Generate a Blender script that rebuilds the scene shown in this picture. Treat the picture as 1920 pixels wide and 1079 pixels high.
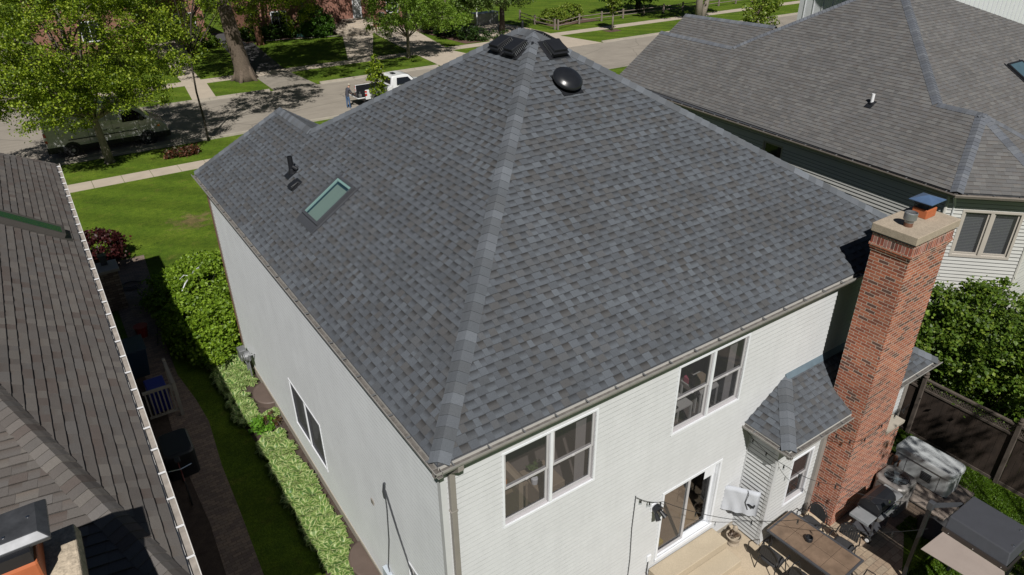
import bpy, bmesh, math, random
import numpy as np
from mathutils import Vector, Matrix
R = math.radians
random.seed(7); rng = np.random.default_rng(7)
S = bpy.context.scene; COL = S.collection
for o in list(bpy.data.objects): bpy.data.objects.remove(o)

# ---------------------------------------------------------------- camera
cam = bpy.data.cameras.new('camera'); camo = bpy.data.objects.new('camera', cam); COL.objects.link(camo); S.camera = camo
cam.sensor_width = 36; cam.lens = 36*1312.2/1920; cam.clip_end = 2000; cam.clip_start = .05
cx = Vector((0.82699, -0.56213, -0.00966)); cy = Vector((0.28208, 0.40000, 0.87202)); cf = Vector((0.48633, 0.72388, -0.48937))
cz = -cf
camo.matrix_world = Matrix(((cx.x, cy.x, cz.x, -3.51014), (cx.y, cy.y, cz.y, -7.26726), (cx.z, cy.z, cz.z, 13.87618), (0, 0, 0, 1)))
# ---------------------------------------------------------------- light
SUN = Vector((.41, .80, -1.0)).normalized()
sl = bpy.data.lights.new('sun', 'SUN'); so = bpy.data.objects.new('sun', sl); COL.objects.link(so)
sl.energy = 5.0; sl.angle = R(.53); sl.color = (1.0, .965, .915)
so.rotation_euler = SUN.to_track_quat('-Z', 'Y').to_euler(); so.location = (-10, -20, 40)
W = bpy.data.worlds.new('World'); S.world = W; W.use_nodes = True
wn = W.node_tree.nodes; wl = W.node_tree.links
sky = wn.new('ShaderNodeTexSky'); sky.sky_type = 'NISHITA'; sky.sun_disc = False
sky.sun_elevation = math.asin(-SUN.z); sky.sun_rotation = math.atan2(-SUN.x, -SUN.y)
sky.air_density = 1.0; sky.dust_density = .6; sky.ozone_density = 1.2
bg = wn['Background']; wl.new(sky.outputs[0], bg.inputs[0]); bg.inputs[1].default_value = .021
vs = S.view_settings; vs.view_transform = 'Standard'; vs.look = 'None'; vs.exposure = -0.02; vs.gamma = 1.0
S.render.engine = 'CYCLES'; S.cycles.diffuse_bounces = 1

# ---------------------------------------------------------------- node helpers
class NT:
    def __init__(s, name):
        s.m = bpy.data.materials.new(name); s.m.use_nodes = True; s.t = s.m.node_tree
        s.b = s.t.nodes['Principled BSDF']; s.out = s.t.nodes['Material Output']
    def n(s, typ, **k):
        x = s.t.nodes.new('ShaderNode'+typ)
        for a, v in k.items(): setattr(x, a, v)
        return x
    def l(s, a, b): s.t.links.new(a, b)
    def set(s, sock, v):
        if isinstance(v, bpy.types.NodeSocket): s.l(v, sock)
        else:
            if isinstance(v, tuple) and len(v) == 3 and sock.type == 'RGBA': v = (*v, 1)
            sock.default_value = v
    def math(s, op, a, b=0.0):
        x = s.n('Math', operation=op); s.set(x.inputs[0], a); s.set(x.inputs[1], b); return x.outputs[0]
    def noise(s, vec, scale, detail=3, rough=.5):
        x = s.n('TexNoise'); s.set(x.inputs['Vector'], vec); x.inputs['Scale'].default_value = scale
        x.inputs['Detail'].default_value = detail; x.inputs['Roughness'].default_value = rough; return x.outputs['Fac']
    def ramp(s, fac, stops):
        x = s.n('ValToRGB'); s.l(fac, x.inputs[0]); cr = x.color_ramp
        while len(cr.elements) < len(stops): cr.elements.new(.5)
        for e, (p, c) in zip(cr.elements, stops):
            e.position = p; e.color = (*c, 1) if len(c) == 3 else c
        return x.outputs[0]
    def mix(s, fac, a, b, mode='MIX'):
        x = s.n('Mix', data_type='RGBA', blend_type=mode); s.set(x.inputs[0], fac); s.set(x.inputs[6], a); s.set(x.inputs[7], b); return x.outputs[2]
    def coord(s, which='Object'): return s.n('TexCoord').outputs[which]
    def mapr(s, v, a, b, c, d):
        x = s.n('MapRange'); s.l(v, x.inputs[0])
        for i, q in enumerate((a, b, c, d)): x.inputs[i+1].default_value = q
        return x.outputs[0]
    def bump(s, h, strength=.3, dist=.01):
        x = s.n('Bump'); x.inputs['Strength'].default_value = strength; x.inputs['Distance'].default_value = dist
        s.l(h, x.inputs['Height']); s.l(x.outputs[0], s.b.inputs['Normal'])

def mat(name, col, rough=.6, var=.15, scale=3., metal=0., bump=0., bscale=40., attr=False, spec=.5, fine=0., fscale=80., coat=0., streak=0.):
    N = NT(name); c = N.coord('Object')
    f = N.mapr(N.noise(c, scale, 5, .6), .25, .75, 1-var, 1+var)
    if fine: f = N.math('MULTIPLY', f, N.mapr(N.noise(c, fscale, 2, .7), .2, .8, 1-fine, 1+fine))
    if streak:
        mp = N.n('Mapping'); N.l(c, mp.inputs[0]); mp.inputs['Scale'].default_value = (2.2, 2.2, .22)
        f = N.math('MULTIPLY', f, N.mapr(N.noise(mp.outputs[0], 1.6, 6, .7), .45, .72, 1., 1-streak))
    if attr:
        a = N.n('Attribute', attribute_name='Col'); base = a.outputs['Color']
    else:
        rgb = N.n('RGB'); rgb.outputs[0].default_value = (*col, 1); base = rgb.outputs[0]
    v = N.n('VectorMath', operation='SCALE'); N.l(base, v.inputs[0]); N.l(f, v.inputs['Scale'])
    N.l(v.outputs[0], N.b.inputs['Base Color'])
    N.b.inputs['Roughness'].default_value = rough; N.b.inputs['Metallic'].default_value = metal
    N.b.inputs['Specular IOR Level'].default_value = spec
    if coat: N.b.inputs['Coat Weight'].default_value = coat; N.b.inputs['Coat Roughness'].default_value = .05
    if bump: N.bump(N.noise(c, bscale, 3, .6), bump, .01)
    return N.m

def brick_mat(name, bw, bh, mortar, cols, mcol, rough=.85, bump=.5, stain=.25, mscale=1.):
    """running-bond brick in the metre UVs: every brick takes a colour of its own"""
    N = NT(name); uv = N.n('UVMap'); sp = N.n('SeparateXYZ'); N.l(uv.outputs[0], sp.inputs[0])
    v = N.math('DIVIDE', sp.outputs[1], bh); row = N.math('FLOOR', v)
    u = N.math('ADD', N.math('DIVIDE', sp.outputs[0], bw), N.math('MULTIPLY', N.math('FLOORED_MODULO', row, 2.), .5))
    col = N.math('FLOOR', u); fu = N.math('SUBTRACT', u, col); fv = N.math('SUBTRACT', v, row)
    cm = N.n('CombineXYZ'); N.l(col, cm.inputs[0]); N.l(row, cm.inputs[1])
    wnz = N.n('TexWhiteNoise', noise_dimensions='2D'); N.l(cm.outputs[0], wnz.inputs['Vector'])
    br = N.ramp(wnz.outputs['Value'], [(i/len(cols), c) for i, c in enumerate(cols)]); br.node.color_ramp.interpolation = 'CONSTANT'
    du = N.math('MULTIPLY', N.math('MINIMUM', fu, N.math('SUBTRACT', 1., fu)), bw)
    dv = N.math('MULTIPLY', N.math('MINIMUM', fv, N.math('SUBTRACT', 1., fv)), bh)
    c = N.coord('Object'); wob = N.mapr(N.noise(c, 60, 2), .3, .7, -.002, .002)
    d = N.math('ADD', N.math('MINIMUM', du, dv), wob)
    m = N.mapr(d, mortar*.5-.0015, mortar*.5+.0015, 0, 1)
    body = N.mix(1., br, N.ramp(N.noise(c, 18, 4, .7), [(.25, (1-stain,)*3), (.75, (1+stain,)*3)]), 'MULTIPLY')
    cc = N.mix(m, mcol, body)
    big = N.ramp(N.noise(c, .9, 4), [(.3, (.86,)*3), (.7, (1.1,)*3)])
    N.l(N.mix(1., cc, big, 'MULTIPLY'), N.b.inputs['Base Color']); N.b.inputs['Roughness'].default_value = rough
    N.bump(m, bump, .006); return N.m

# ---------------------------------------------------------------- mesh builder
class MB:
    def __init__(s): s.v = []; s.f = []; s.mi = []; s.c = []; s.M = None; s.mat = 0; s.col = (1, 1, 1)
    def vert(s, p):
        p = Vector(p)
        if s.M is not None: p = s.M @ p
        s.v.append(p); return len(s.v)-1
    def face(s, idx): s.f.append(tuple(idx)); s.mi.append(s.mat); s.c.append(s.col)
    def poly(s, pts): s.face([s.vert(p) for p in pts])
    def hexa(s, p):  # 8 points: bottom 4 ccw, top 4 ccw
        i = [s.vert(q) for q in p]
        for f in ((3, 2, 1, 0), (4, 5, 6, 7), (0, 1, 5, 4), (1, 2, 6, 5), (2, 3, 7, 6), (3, 0, 4, 7)): s.face([i[k] for k in f])
    def box(s, x0, x1, y0, y1, z0, z1):
        if x0 > x1: x0, x1 = x1, x0
        if y0 > y1: y0, y1 = y1, y0
        if z0 > z1: z0, z1 = z1, z0
        s.hexa([(x0, y0, z0), (x1, y0, z0), (x1, y1, z0), (x0, y1, z0), (x0, y0, z1), (x1, y0, z1), (x1, y1, z1), (x0, y1, z1)])
    def rbox(s, x0, x1, y0, y1, z0, z1, r, n=3):
        """box with rounded vertical edges and a chamfered top"""
        ring = []
        for (qx, qy, a0) in ((x1-r, y1-r, 0), (x0+r, y1-r, 90), (x0+r, y0+r, 180), (x1-r, y0+r, 270)):
            for k in range(n+1):
                a = R(a0+90*k/n); ring.append((qx+r*math.cos(a), qy+r*math.sin(a)))
        mx, my = (x0+x1)/2, (y0+y1)/2; t = r*.5
        def sc(p, k): return (mx+(p[0]-mx)*k, my+(p[1]-my)*k)
        k1 = 1-t*1.0/max(x1-x0, y1-y0)*2
        levels = [[(*p, z0) for p in ring], [(*p, z1-t) for p in ring], [(*sc(p, 1-(1-k1)*.35), z1-t*.35) for p in ring], [(*sc(p, k1), z1) for p in ring]]
        s.loft(levels, True)
    def loft(s, rings, caps=True):
        ids = [[s.vert(p) for p in r] for r in rings]; n = len(ids[0])
        for a, b in zip(ids[:-1], ids[1:]):
            for i in range(n): s.face((a[i], a[(i+1) % n], b[(i+1) % n], b[i]))
        if caps: s.face(list(reversed(ids[0]))); s.face(ids[-1])
    def cyl(s, p, q, r, r2=None, n=12, caps=True):
        p = Vector(p); q = Vector(q); r2 = r if r2 is None else r2
        d = (q-p).normalized(); a = d.orthogonal().normalized(); b = d.cross(a)
        s.loft([[p+(a*math.cos(t)+b*math.sin(t))*r for t in [2*math.pi*i/n for i in range(n)]],
                [q+(a*math.cos(t)+b*math.sin(t))*r2 for t in [2*math.pi*i/n for i in range(n)]]], caps)
    def tube(s, pts, rad, n=6, caps=True):
        pts = [Vector(p) for p in pts]; m = len(pts)
        rad = rad if isinstance(rad, (list, tuple)) else [rad]*m
        a = None; rings = []
        for i, p in enumerate(pts):
            d = (pts[min(i+1, m-1)]-pts[max(i-1, 0)]).normalized()
            if a is None: a = d.orthogonal().normalized()
            a = (a-d*a.dot(d)).normalized(); b = d.cross(a)
            rings.append([p+(a*math.cos(t)+b*math.sin(t))*rad[i] for t in [2*math.pi*k/n for k in range(n)]])
        s.loft(rings, caps)
    def lathe(s, prof, c=(0, 0, 0), n=24, axis=None):
        c = Vector(c); rings = [[c+Vector((r*math.cos(2*math.pi*k/n), r*math.sin(2*math.pi*k/n), z)) for k in range(n)] for r, z in prof]
        s.loft(rings, True)
    def prism(s, prof, a, b, ax='y'):
        """profile of (h, z) pairs pushed along an axis from a to b"""
        def P(h, z, t): return (h, t, z) if ax == 'y' else (t, h, z)
        s.loft([[P(h, z, a) for h, z in prof], [P(h, z, b) for h, z in prof]], True)
    def build(s, name, mats, parent=None, smooth=False, uv=True, bevel=0., offset=None):
        me = bpy.data.meshes.new(name); vv = s.v
        if offset is not None: off = Vector(offset); vv = [p-off for p in vv]
        me.from_pydata([tuple(p) for p in vv], [], s.f)
        if not isinstance(mats, (list, tuple)): mats = [mats]
        for m in mats: me.materials.append(m)
        me.polygons.foreach_set('material_index', s.mi)
        if uv and len(s.f) < 60000:
            U = me.uv_layers.new(name='UVMap'); dat = np.zeros(len(me.loops)*2)
            for p in me.polygons:
                n = p.normal
                if abs(n.z) > .75:
                    for li in p.loop_indices:
                        q = me.vertices[me.loops[li].vertex_index].co; dat[2*li] = q.x; dat[2*li+1] = q.y
                else:
                    t = Vector((-n.y, n.x, 0)).normalized()
                    for li in p.loop_indices:
                        q = me.vertices[me.loops[li].vertex_index].co; dat[2*li] = q.x*t.x+q.y*t.y; dat[2*li+1] = q.z
            U.data.foreach_set('uv', dat)
        if any(isinstance(c, list) or c != (1, 1, 1) for c in s.c):
            A = me.color_attributes.new('Col', 'FLOAT_COLOR', 'CORNER'); arr = []
            for p, c in zip(me.polygons, s.c):
                if isinstance(c, list):
                    for q in c: arr += [q[0], q[1], q[2], 1.0]
                else: arr += [c[0], c[1], c[2], 1.0]*p.loop_total
            A.data.foreach_set('color', arr)
        if smooth and len(s.f) < 5000:
            bm_ = bmesh.new(); bm_.from_mesh(me); bmesh.ops.remove_doubles(bm_, verts=bm_.verts, dist=1e-4); bm_.to_mesh(me); bm_.free()
        if smooth: me.polygons.foreach_set('use_smooth', [True]*len(me.polygons))
        me.update()
        o = bpy.data.objects.new(name, me); COL.objects.link(o)
        if parent is not None: link(o, parent)
        if bevel:
            b = o.modifiers.new('bevel', 'BEVEL'); b.width = bevel; b.segments = 2; b.limit_method = 'ANGLE'; b.angle_limit = R(40)
        return o

LOC = {}
def link(o, parent):
    """world-built part under its thing: cancel the thing's base offset"""
    o.parent = parent
    off = LOC.get(parent.name)
    if off is not None: o.location = -off
def tag(o, label, cat, group=None, kind=None):
    if label: o['label'] = label
    if cat: o['category'] = cat
    if group: o['group'] = group
    if kind: o['kind'] = kind
    return o
def thing(name, label, cat, loc=(0, 0, 0), group=None, world=True):
    """Empty at the thing's base; world=True means its parts are built in world coordinates"""
    o = bpy.data.objects.new(name, None); COL.objects.link(o); o.location = loc; o.empty_display_size = .2
    if world: LOC[o.name] = Vector(loc)
    return tag(o, label, cat, group)
def dup(root, loc, rz=0., label=None, scale=None):
    r = root.copy(); COL.objects.link(r); r.location = loc; r.rotation_euler = (0, 0, rz)
    if label: r['label'] = label
    if scale: r.scale = scale
    for ch in root.children:
        c = ch.copy(); COL.objects.link(c); c.parent = r
        for g in ch.children:
            d = g.copy(); COL.objects.link(d); d.parent = c
    return r
def structure(name, mb, m, **k): return tag(mb.build(name, m, **k), None, None, None, 'structure')

# ---------------------------------------------------------------- palettes / materials
M = {}
M['white_trim'] = mat('white_trim', (.74, .76, .80), .45, .05)
M['siding_left_lit'] = mat('siding_left_lit', (.76, .79, .81), .5, .06, 1.1, streak=.05)  # left siding brightened in colour to stand in for sunlight on that wall
M['siding_main'] = mat('siding_main', (.545, .555, .565), .55, .05, 1.3, fine=.04, fscale=9, streak=.05)
M['siding_side'] = mat('siding_side', (.55, .56, .565), .55, .06, 1.6)
M['gutter'] = mat('gutter', (.27, .26, .245), .45, .15, 5)
M['gutter_dirt'] = mat('gutter_dirt', (.13, .12, .11), .9, .5, 9, fine=.4, fscale=50)
M['white_gutter'] = mat('white_gutter', (.62, .60, .57), .5, .12, 4)
M['tan_trim'] = mat('tan_trim', (.25, .23, .21), .5, .08, 3)
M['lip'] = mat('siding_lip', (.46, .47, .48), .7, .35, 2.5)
M['lip_dark'] = mat('siding_lip_dark', (.13, .13, .13), .7, .3, 2.5)  # dark lip colour draws the shade line beneath each board
M['soffit'] = mat('soffit', (.45, .44, .41), .6, .05)
M['sash'] = mat('sash', (.46, .45, .46), .45, .06)
M['black_metal'] = mat('black_metal', (.012, .013, .016), .45, .2, 5)
M['black_plastic'] = mat('black_plastic', (.012, .013, .016), .38, .2, 5)
M['dark_grey_metal'] = mat('dark_grey_metal', (.055, .058, .066), .45, .12, 5)
M['grey_metal'] = mat('grey_metal', (.30, .31, .32), .4, .2, 6, metal=.6)
M['flashing'] = mat('flashing', (.14, .19, .23), .5, .15, 4, metal=.2)
M['pvc'] = mat('pvc', (.75, .76, .78), .4, .05)
M['concrete'] = mat('concrete', (.42, .36, .29), .9, .10, 1.2, fine=.10, fscale=40, bump=.2, bscale=60)
M['curb_concrete'] = mat('curb_concrete', (.36, .325, .27), .9, .14, 2.0, fine=.12, fscale=40)
M['crown_concrete'] = mat('crown_concrete', (.36, .30, .23), .95, .14, 6, fine=.30, fscale=60, bump=.5, bscale=90)
M['terracotta'] = mat('terracotta', (.42, .12, .045), .6, .14, 6)
M['rust'] = mat('rust', (.16, .075, .045), .9, .4, 20)
M['sky_tint_steel'] = mat('sky_tint_steel', (.10, .165, .29), .30, .2, 4, metal=.25)  # steel with its blue sky reflection put into the base colour
M['bark'] = mat('bark', (.115, .088, .066), .95, .35, 9, bump=1., bscale=22, fine=.3, fscale=30)
M['bark_light'] = mat('bark_light', (.22, .19, .155), .95, .3, 7, bump=1., bscale=20, fine=.3, fscale=30)
M['bark_dark'] = mat('bark_dark', (.055, .045, .036), .95, .3, 9, bump=1., bscale=22)
M['shingle'] = mat('shingle', (1, 1, 1), .95, .10, .7, attr=True, fine=.22, fscale=75, bump=.35, bscale=160, spec=.25)
M['wood_grey'] = mat('wood_grey', (.20, .165, .14), .9, .3, 6, fine=.2, fscale=30)
M['post_wood'] = mat('post_wood', (.085, .068, .056), .9, .3, 6, fine=.2, fscale=30)
M['fence_wood'] = mat('fence_wood', (.040, .027, .020), .85, .4, 3, fine=.3, fscale=25)
M['soil'] = mat('soil', (.06, .042, .033), 1., .35, 5, fine=.4, fscale=40, bump=.8, bscale=40)
M['mulch'] = mat('mulch', (.10, .055, .042), 1., .4, 6, fine=.4, fscale=50, bump=.8, bscale=40)
M['rubber'] = mat('rubber', (.012, .012, .012), .8, .2)
M['vehicle_glass'] = mat('vehicle_glass', (.01, .012, .015), .08, .05, coat=.5)
M['chrome'] = mat('chrome', (.6, .6, .62), .2, .05, metal=1.)
M['brick_chimney'] = brick_mat('brick_chimney', .215, .0735, .013, [(.35, .105, .055), (.28, .082, .045), (.40, .135, .072), (.21, .066, .040), (.36, .135, .080), (.12, .058, .045), (.31, .10, .057)], (.50, .42, .35))
M['brick_far'] = brick_mat('brick_far', .22, .078, .012, [(.27, .10, .065), (.22, .08, .055), (.29, .12, .085), (.25, .095, .065)], (.32, .26, .21))
M['brick_dark'] = brick_mat('brick_dark', .215, .0735, .013, [(.10, .05, .04), (.07, .035, .03), (.13, .06, .045)], (.18, .15, .13))
M['paver'] = brick_mat('paver', .30, .15, .008, [(.33, .255, .18), (.28, .21, .15), (.36, .285, .205), (.30, .24, .175)], (.12, .09, .065), bump=.5)
M['path_paver'] = brick_mat('path_paver', .20, .10, .008, [(.20, .15, .12), (.16, .12, .10), (.23, .17, .13)], (.06, .045, .035))
M['stone_block'] = brick_mat('stone_block', .30, .10, .012, [(.23, .17, .125), (.30, .235, .175), (.18, .13, .10)], (.05, .04, .03))

def glass_mat(name, tint=(.62, .68, .70), gloss=.10, k=.9, rough=.02, haze=0.):
    N = NT(name); t = N.t; t.nodes.remove(N.b)
    tr = N.n('BsdfTransparent'); tr.inputs[0].default_value = (*tint, 1)
    gl = N.n('BsdfGlossy'); gl.inputs['Roughness'].default_value = rough
    ge = N.n('NewGeometry'); dt = N.n('VectorMath', operation='DOT_PRODUCT'); N.l(ge.outputs['Normal'], dt.inputs[0]); N.l(ge.outputs['Incoming'], dt.inputs[1])
    c = N.math('SUBTRACT', 1., N.math('ABSOLUTE', dt.outputs['Value']))
    f = N.math('ADD', N.math('MULTIPLY', N.math('POWER', c, 5.), k), .03+gloss*.2); base = tr.outputs[0]
    if haze:
        df = N.n('BsdfDiffuse'); df.inputs[0].default_value = (.20, .20, .21, 1); m0 = N.n('MixShader'); m0.inputs[0].default_value = haze
        N.l(tr.outputs[0], m0.inputs[1]); N.l(df.outputs[0], m0.inputs[2]); base = m0.outputs[0]
    mx = N.n('MixShader'); N.l(f, mx.inputs[0]); N.l(base, mx.inputs[1]); N.l(gl.outputs[0], mx.inputs[2])
    N.l(mx.outputs[0], N.out.inputs[0]); return N.m
M['glass'] = glass_mat('glass', (.80, .82, .83))
M['screen_glass'] = glass_mat('screen_glass', (.66, .66, .67), haze=.16)

M['insect_screen'] = glass_mat('insect_screen', (.34, .35, .36), .10, .18, .55, haze=.25)

def leaf_mat(name, trans=.35, gloss=.45):
    N = NT(name); a = N.n('Attribute', attribute_name='Col')
    N.l(a.outputs['Color'], N.b.inputs['Base Color']); N.b.inputs['Roughness'].default_value = gloss; N.b.inputs['Specular IOR Level'].default_value = .3
    tl = N.n('BsdfTranslucent'); v = N.mix(1., a.outputs['Color'], (1.25, 1.35, .6), 'MULTIPLY'); N.l(v, tl.inputs[0])
    mx = N.n('MixShader'); mx.inputs[0].default_value = trans
    N.l(N.b.outputs[0], mx.inputs[1]); N.l(tl.outputs[0], mx.inputs[2]); N.l(mx.outputs[0], N.out.inputs[0]); return N.m
M['leaf'] = leaf_mat('leaf')

def grass_mat(name, a, b, c):
    N = NT(name); o = N.coord('Object')
    base = N.ramp(N.noise(o, .35, 5, .6), [(.30, a), (.55, b), (.75, c)])
    sp = N.ramp(N.noise(o, 14, 4, .75), [(.22, (.45, .47, .4)), (.52, (1., 1., 1.)), (.8, (1.65, 1.55, 1.4))])
    mp = N.n('Mapping'); N.l(o, mp.inputs[0]); mp.inputs['Scale'].default_value = (40, 9, 1)
    st = N.ramp(N.noise(mp.outputs[0], 1., 3, .6), [(.3, (.72,)*3), (.7, (1.28,)*3)])
    dry = N.mix(N.mapr(N.noise(o, 1.3, 5, .7), .56, .74, 0, .6), base, (.15, .135, .035))
    vd = N.n('VectorMath', operation='DISTANCE'); N.l(o, vd.inputs[0]); vd.inputs[1].default_value = (1.15, 27.9, 0)
    dd = N.math('ADD', vd.outputs['Value'], N.mapr(N.noise(o, 2.2, 4, .6), .2, .8, -1.1, 1.1)); dry = N.mix(N.mapr(dd, .3, 1.1, .75, 0), dry, (.17, .12, .065))
    dry = N.mix(1., dry, N.ramp(N.noise(o, 3.2, 6, .8), [(.32, (.62, .68, .58)), (.50, (1., 1., 1.)), (.70, (1.42, 1.32, 1.25))]), 'MULTIPLY')
    wv = N.n('TexWave', wave_type='BANDS', bands_direction='DIAGONAL'); N.l(o, wv.inputs['Vector']); wv.inputs['Scale'].default_value = .22; wv.inputs['Distortion'].default_value = 1.5
    dry = N.mix(1., dry, N.ramp(wv.outputs['Fac'], [(.3, (.90,)*3), (.7, (1.10,)*3)]), 'MULTIPLY')
    N.l(N.mix(1., N.mix(1., dry, sp, 'MULTIPLY'), st, 'MULTIPLY'), N.b.inputs['Base Color'])
    N.b.inputs['Roughness'].default_value = .9; N.b.inputs['Specular IOR Level'].default_value = .15
    N.bump(N.noise(o, 30, 4, .7), .9, .04); return N.m
M['grass'] = grass_mat('grass', (.060, .108, .009), (.088, .142, .012), (.118, .165, .018))

def street_mat():
    N = NT('asphalt_street'); o = N.coord('Object')
    mp = N.n('Mapping'); N.l(o, mp.inputs[0]); mp.inputs['Scale'].default_value = (.25, 3.2, 1)
    st = N.ramp(N.noise(mp.outputs[0], 1.2, 5, .65), [(.3, (.245, .217, .182)), (.7, (.305, .272, .228))])
    pt = N.ramp(N.noise(o, .5, 4, .6), [(.35, (.90,)*3), (.7, (1.08,)*3)])
    gr = N.ramp(N.noise(o, 45, 2, .7), [(.25, (.85,)*3), (.75, (1.15,)*3)])
    vo = N.n('TexVoronoi', feature='DISTANCE_TO_EDGE'); N.l(N.mix(.35, o, N.n('TexNoise').outputs['Color']), vo.inputs['Vector']); vo.inputs['Scale'].default_value = .16
    cr = N.ramp(vo.outputs['Distance'], [(0, (.55,)*3), (.0045, (1., 1., 1.))])
    N.l(N.mix(1., N.mix(1., N.mix(1., st, pt, 'MULTIPLY'), gr, 'MULTIPLY'), cr, 'MULTIPLY'), N.b.inputs['Base Color'])
    N.b.inputs['Roughness'].default_value = .9; return N.m
M['street'] = street_mat()
M['dark_asphalt'] = mat('dark_asphalt', (.06, .058, .06), .9, .2, 1.5, fine=.2, fscale=40)

# ---------------------------------------------------------------- generators
def shingles(mb, P, u, v, poly, pal, expo=.1425, thick=.010, tooth=(.10, .20), gap=(.09, .19), dark=.30, toothT=.006, blend=0.):
    """courses of laminated shingles on the plane P + u*a + v*b inside poly (list of (a, b))"""
    P = Vector(P); u = Vector(u).normalized(); v = Vector(v).normalized(); n = u.cross(v).normalized()
    if n.z < 0: n = -n
    vmax = max(b for a, b in poly); vmin = min(b for a, b in poly)
    def cuts(b):
        r = []
        for (a0, b0), (a1, b1) in zip(poly, poly[1:]+poly[:1]):
            if (b0 <= b) != (b1 <= b): r.append(a0+(a1-a0)*(b-b0)/(b1-b0))
        return sorted(r)
    def pt(a, b, h): return P+u*a+v*b+n*h
    flip = u.cross(v).dot(n) < 0
    def q(a): mb.poly(list(reversed(a)) if flip else a)
    k = 0; b0 = vmin
    while b0 < vmax-.01:
        b1 = min(b0+expo, vmax); c0 = cuts(b0+1e-4); c1 = cuts(b1-1e-4)
        if len(c0) != len(c1) or len(c0) % 2: c0 = c1 = cuts((b0+b1)/2+1e-4)
        if c0 and len(c0) % 2 == 0:
            for (l0, r0, l1, r1) in [(c0[i], c0[i+1], c1[i], c1[i+1]) for i in range(0, len(c0), 2)]:
                L = max(l0, l1); Rr = min(r0, r1)
                H = thick; hb = .001
                bm = b0+(b1-b0)*.56
                lm = (l0+l1)/2; rm = (r0+r1)/2
                # whole row base
                mb.col = random.choice(pal)
                q([pt(l0, b0, H), pt(r0, b0, H), pt(r1, b1, hb), pt(l1, b1, hb)])
                q([pt(l0, b0, -.004), pt(r0, b0, -.004), pt(r0, b0, H), pt(l0, b0, H)])
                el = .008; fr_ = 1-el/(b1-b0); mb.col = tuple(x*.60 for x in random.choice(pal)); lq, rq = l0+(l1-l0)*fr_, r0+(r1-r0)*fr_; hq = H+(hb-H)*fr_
                q([pt(lq, b1-el, hq+.0085), pt(rq, b1-el, hq+.0085), pt(r1, b1, hb+.0085), pt(l1, b1, hb+.0085)])  # thin strip painted dark as shade under the course above
                a = L+random.uniform(-.2, .1); tone = random.choice(pal); run = 0
                while a < Rr:
                    if run <= 0: tone = random.choice(pal); run = random.choice((1, 1, 1, 2, 3))
                    run -= 1
                    w = random.uniform(*tooth); g = random.uniform(*gap)
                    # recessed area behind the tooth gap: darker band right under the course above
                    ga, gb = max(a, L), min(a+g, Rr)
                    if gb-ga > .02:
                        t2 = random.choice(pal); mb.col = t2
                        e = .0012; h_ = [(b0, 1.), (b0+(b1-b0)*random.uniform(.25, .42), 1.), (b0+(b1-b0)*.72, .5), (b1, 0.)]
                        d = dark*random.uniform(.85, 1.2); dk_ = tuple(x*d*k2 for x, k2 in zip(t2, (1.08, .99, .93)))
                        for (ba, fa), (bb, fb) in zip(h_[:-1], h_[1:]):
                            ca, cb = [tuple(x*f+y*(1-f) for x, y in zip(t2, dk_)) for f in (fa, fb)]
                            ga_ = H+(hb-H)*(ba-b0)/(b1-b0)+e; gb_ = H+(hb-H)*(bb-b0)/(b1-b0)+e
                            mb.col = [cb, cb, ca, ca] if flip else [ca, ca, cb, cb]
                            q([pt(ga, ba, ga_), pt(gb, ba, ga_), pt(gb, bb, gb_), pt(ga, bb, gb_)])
                    ta, tb = max(a+g, L), min(a+g+w, Rr)
                    if tb-ta > .02:
                        kk = random.uniform(.93, 1.07); mb.col = tuple(x*kk for x in tone); T = toothT; ins = .006
                        q([pt(ta, b0, H+T), pt(tb, b0, H+T), pt(tb-ins, b1, hb+T*.6), pt(ta+ins, b1, hb+T*.6)])
                        q([pt(ta, b0, 0), pt(tb, b0, 0), pt(tb, b0, H+T), pt(ta, b0, H+T)])
                        mb.poly([pt(ta, b0, H), pt(ta, b0, H+T), pt(ta+ins, b1, hb+T*.6), pt(ta+ins, b1, hb)])
                        mb.poly([pt(tb, b0, H), pt(tb, b0, H+T), pt(tb-ins, b1, hb+T*.6), pt(tb-ins, b1, hb)])
                    a += g+w
        b0 += expo; k += 1

def caps(mb, A, B, n1, n2, pal, expo=.19, w=.175, lift=.028, crown=.022):
    """bent ridge or hip caps laid from A (low) to B (high); n1, n2 normals of the two roof planes"""
    A = Vector(A); B = Vector(B); d = (B-A); L = d.length; d.normalize()
    n1 = Vector(n1).normalized(); n2 = Vector(n2).normalized(); up = (n1+n2).normalized()
    s1 = d.cross(n1).normalized(); s2 = d.cross(n2).normalized()
    if s1.dot(n2) > 0: s1 = -s1
    if s2.dot(n1) > 0: s2 = -s2
    # s1 lies in plane 1 and leads away from plane 2
    k = 0; t = -.02; nn = max(1, int(L/expo))
    for k in range(nn+1):
        t0 = k*expo; t1 = min(L, t0+expo*1.12)
        if t0 >= L-.03: break
        kk = random.uniform(.88, 1.14); mb.col = tuple(x*kk for x in random.choice(pal))
        def row(t, h):
            c = A+d*t; ww = w*random.uniform(.96, 1.04)
            return [c+s1*ww+n1*(h*.75), c+s1*ww*.45+n1*(h+crown*.5), c+up*(h+crown), c+s2*ww*.45+n2*(h+crown*.5), c+s2*ww+n2*(h*.75)]
        a = row(t0, lift); b = row(t1, lift-.014); z = [p-up*.018 for p in a]
        z[0] = a[0]-n1*lift; z[-1] = a[-1]-n2*lift
        for i in range(4):
            mb.poly([a[i], a[i+1], b[i+1], b[i]]); mb.poly([z[i], z[i+1], a[i+1], a[i]])
        mb.poly([a[0]-n1*lift, a[0], b[0], b[0]-n1*lift]); mb.poly([a[4], a[4]-n2*lift, b[4]-n2*lift, b[4]])

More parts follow.
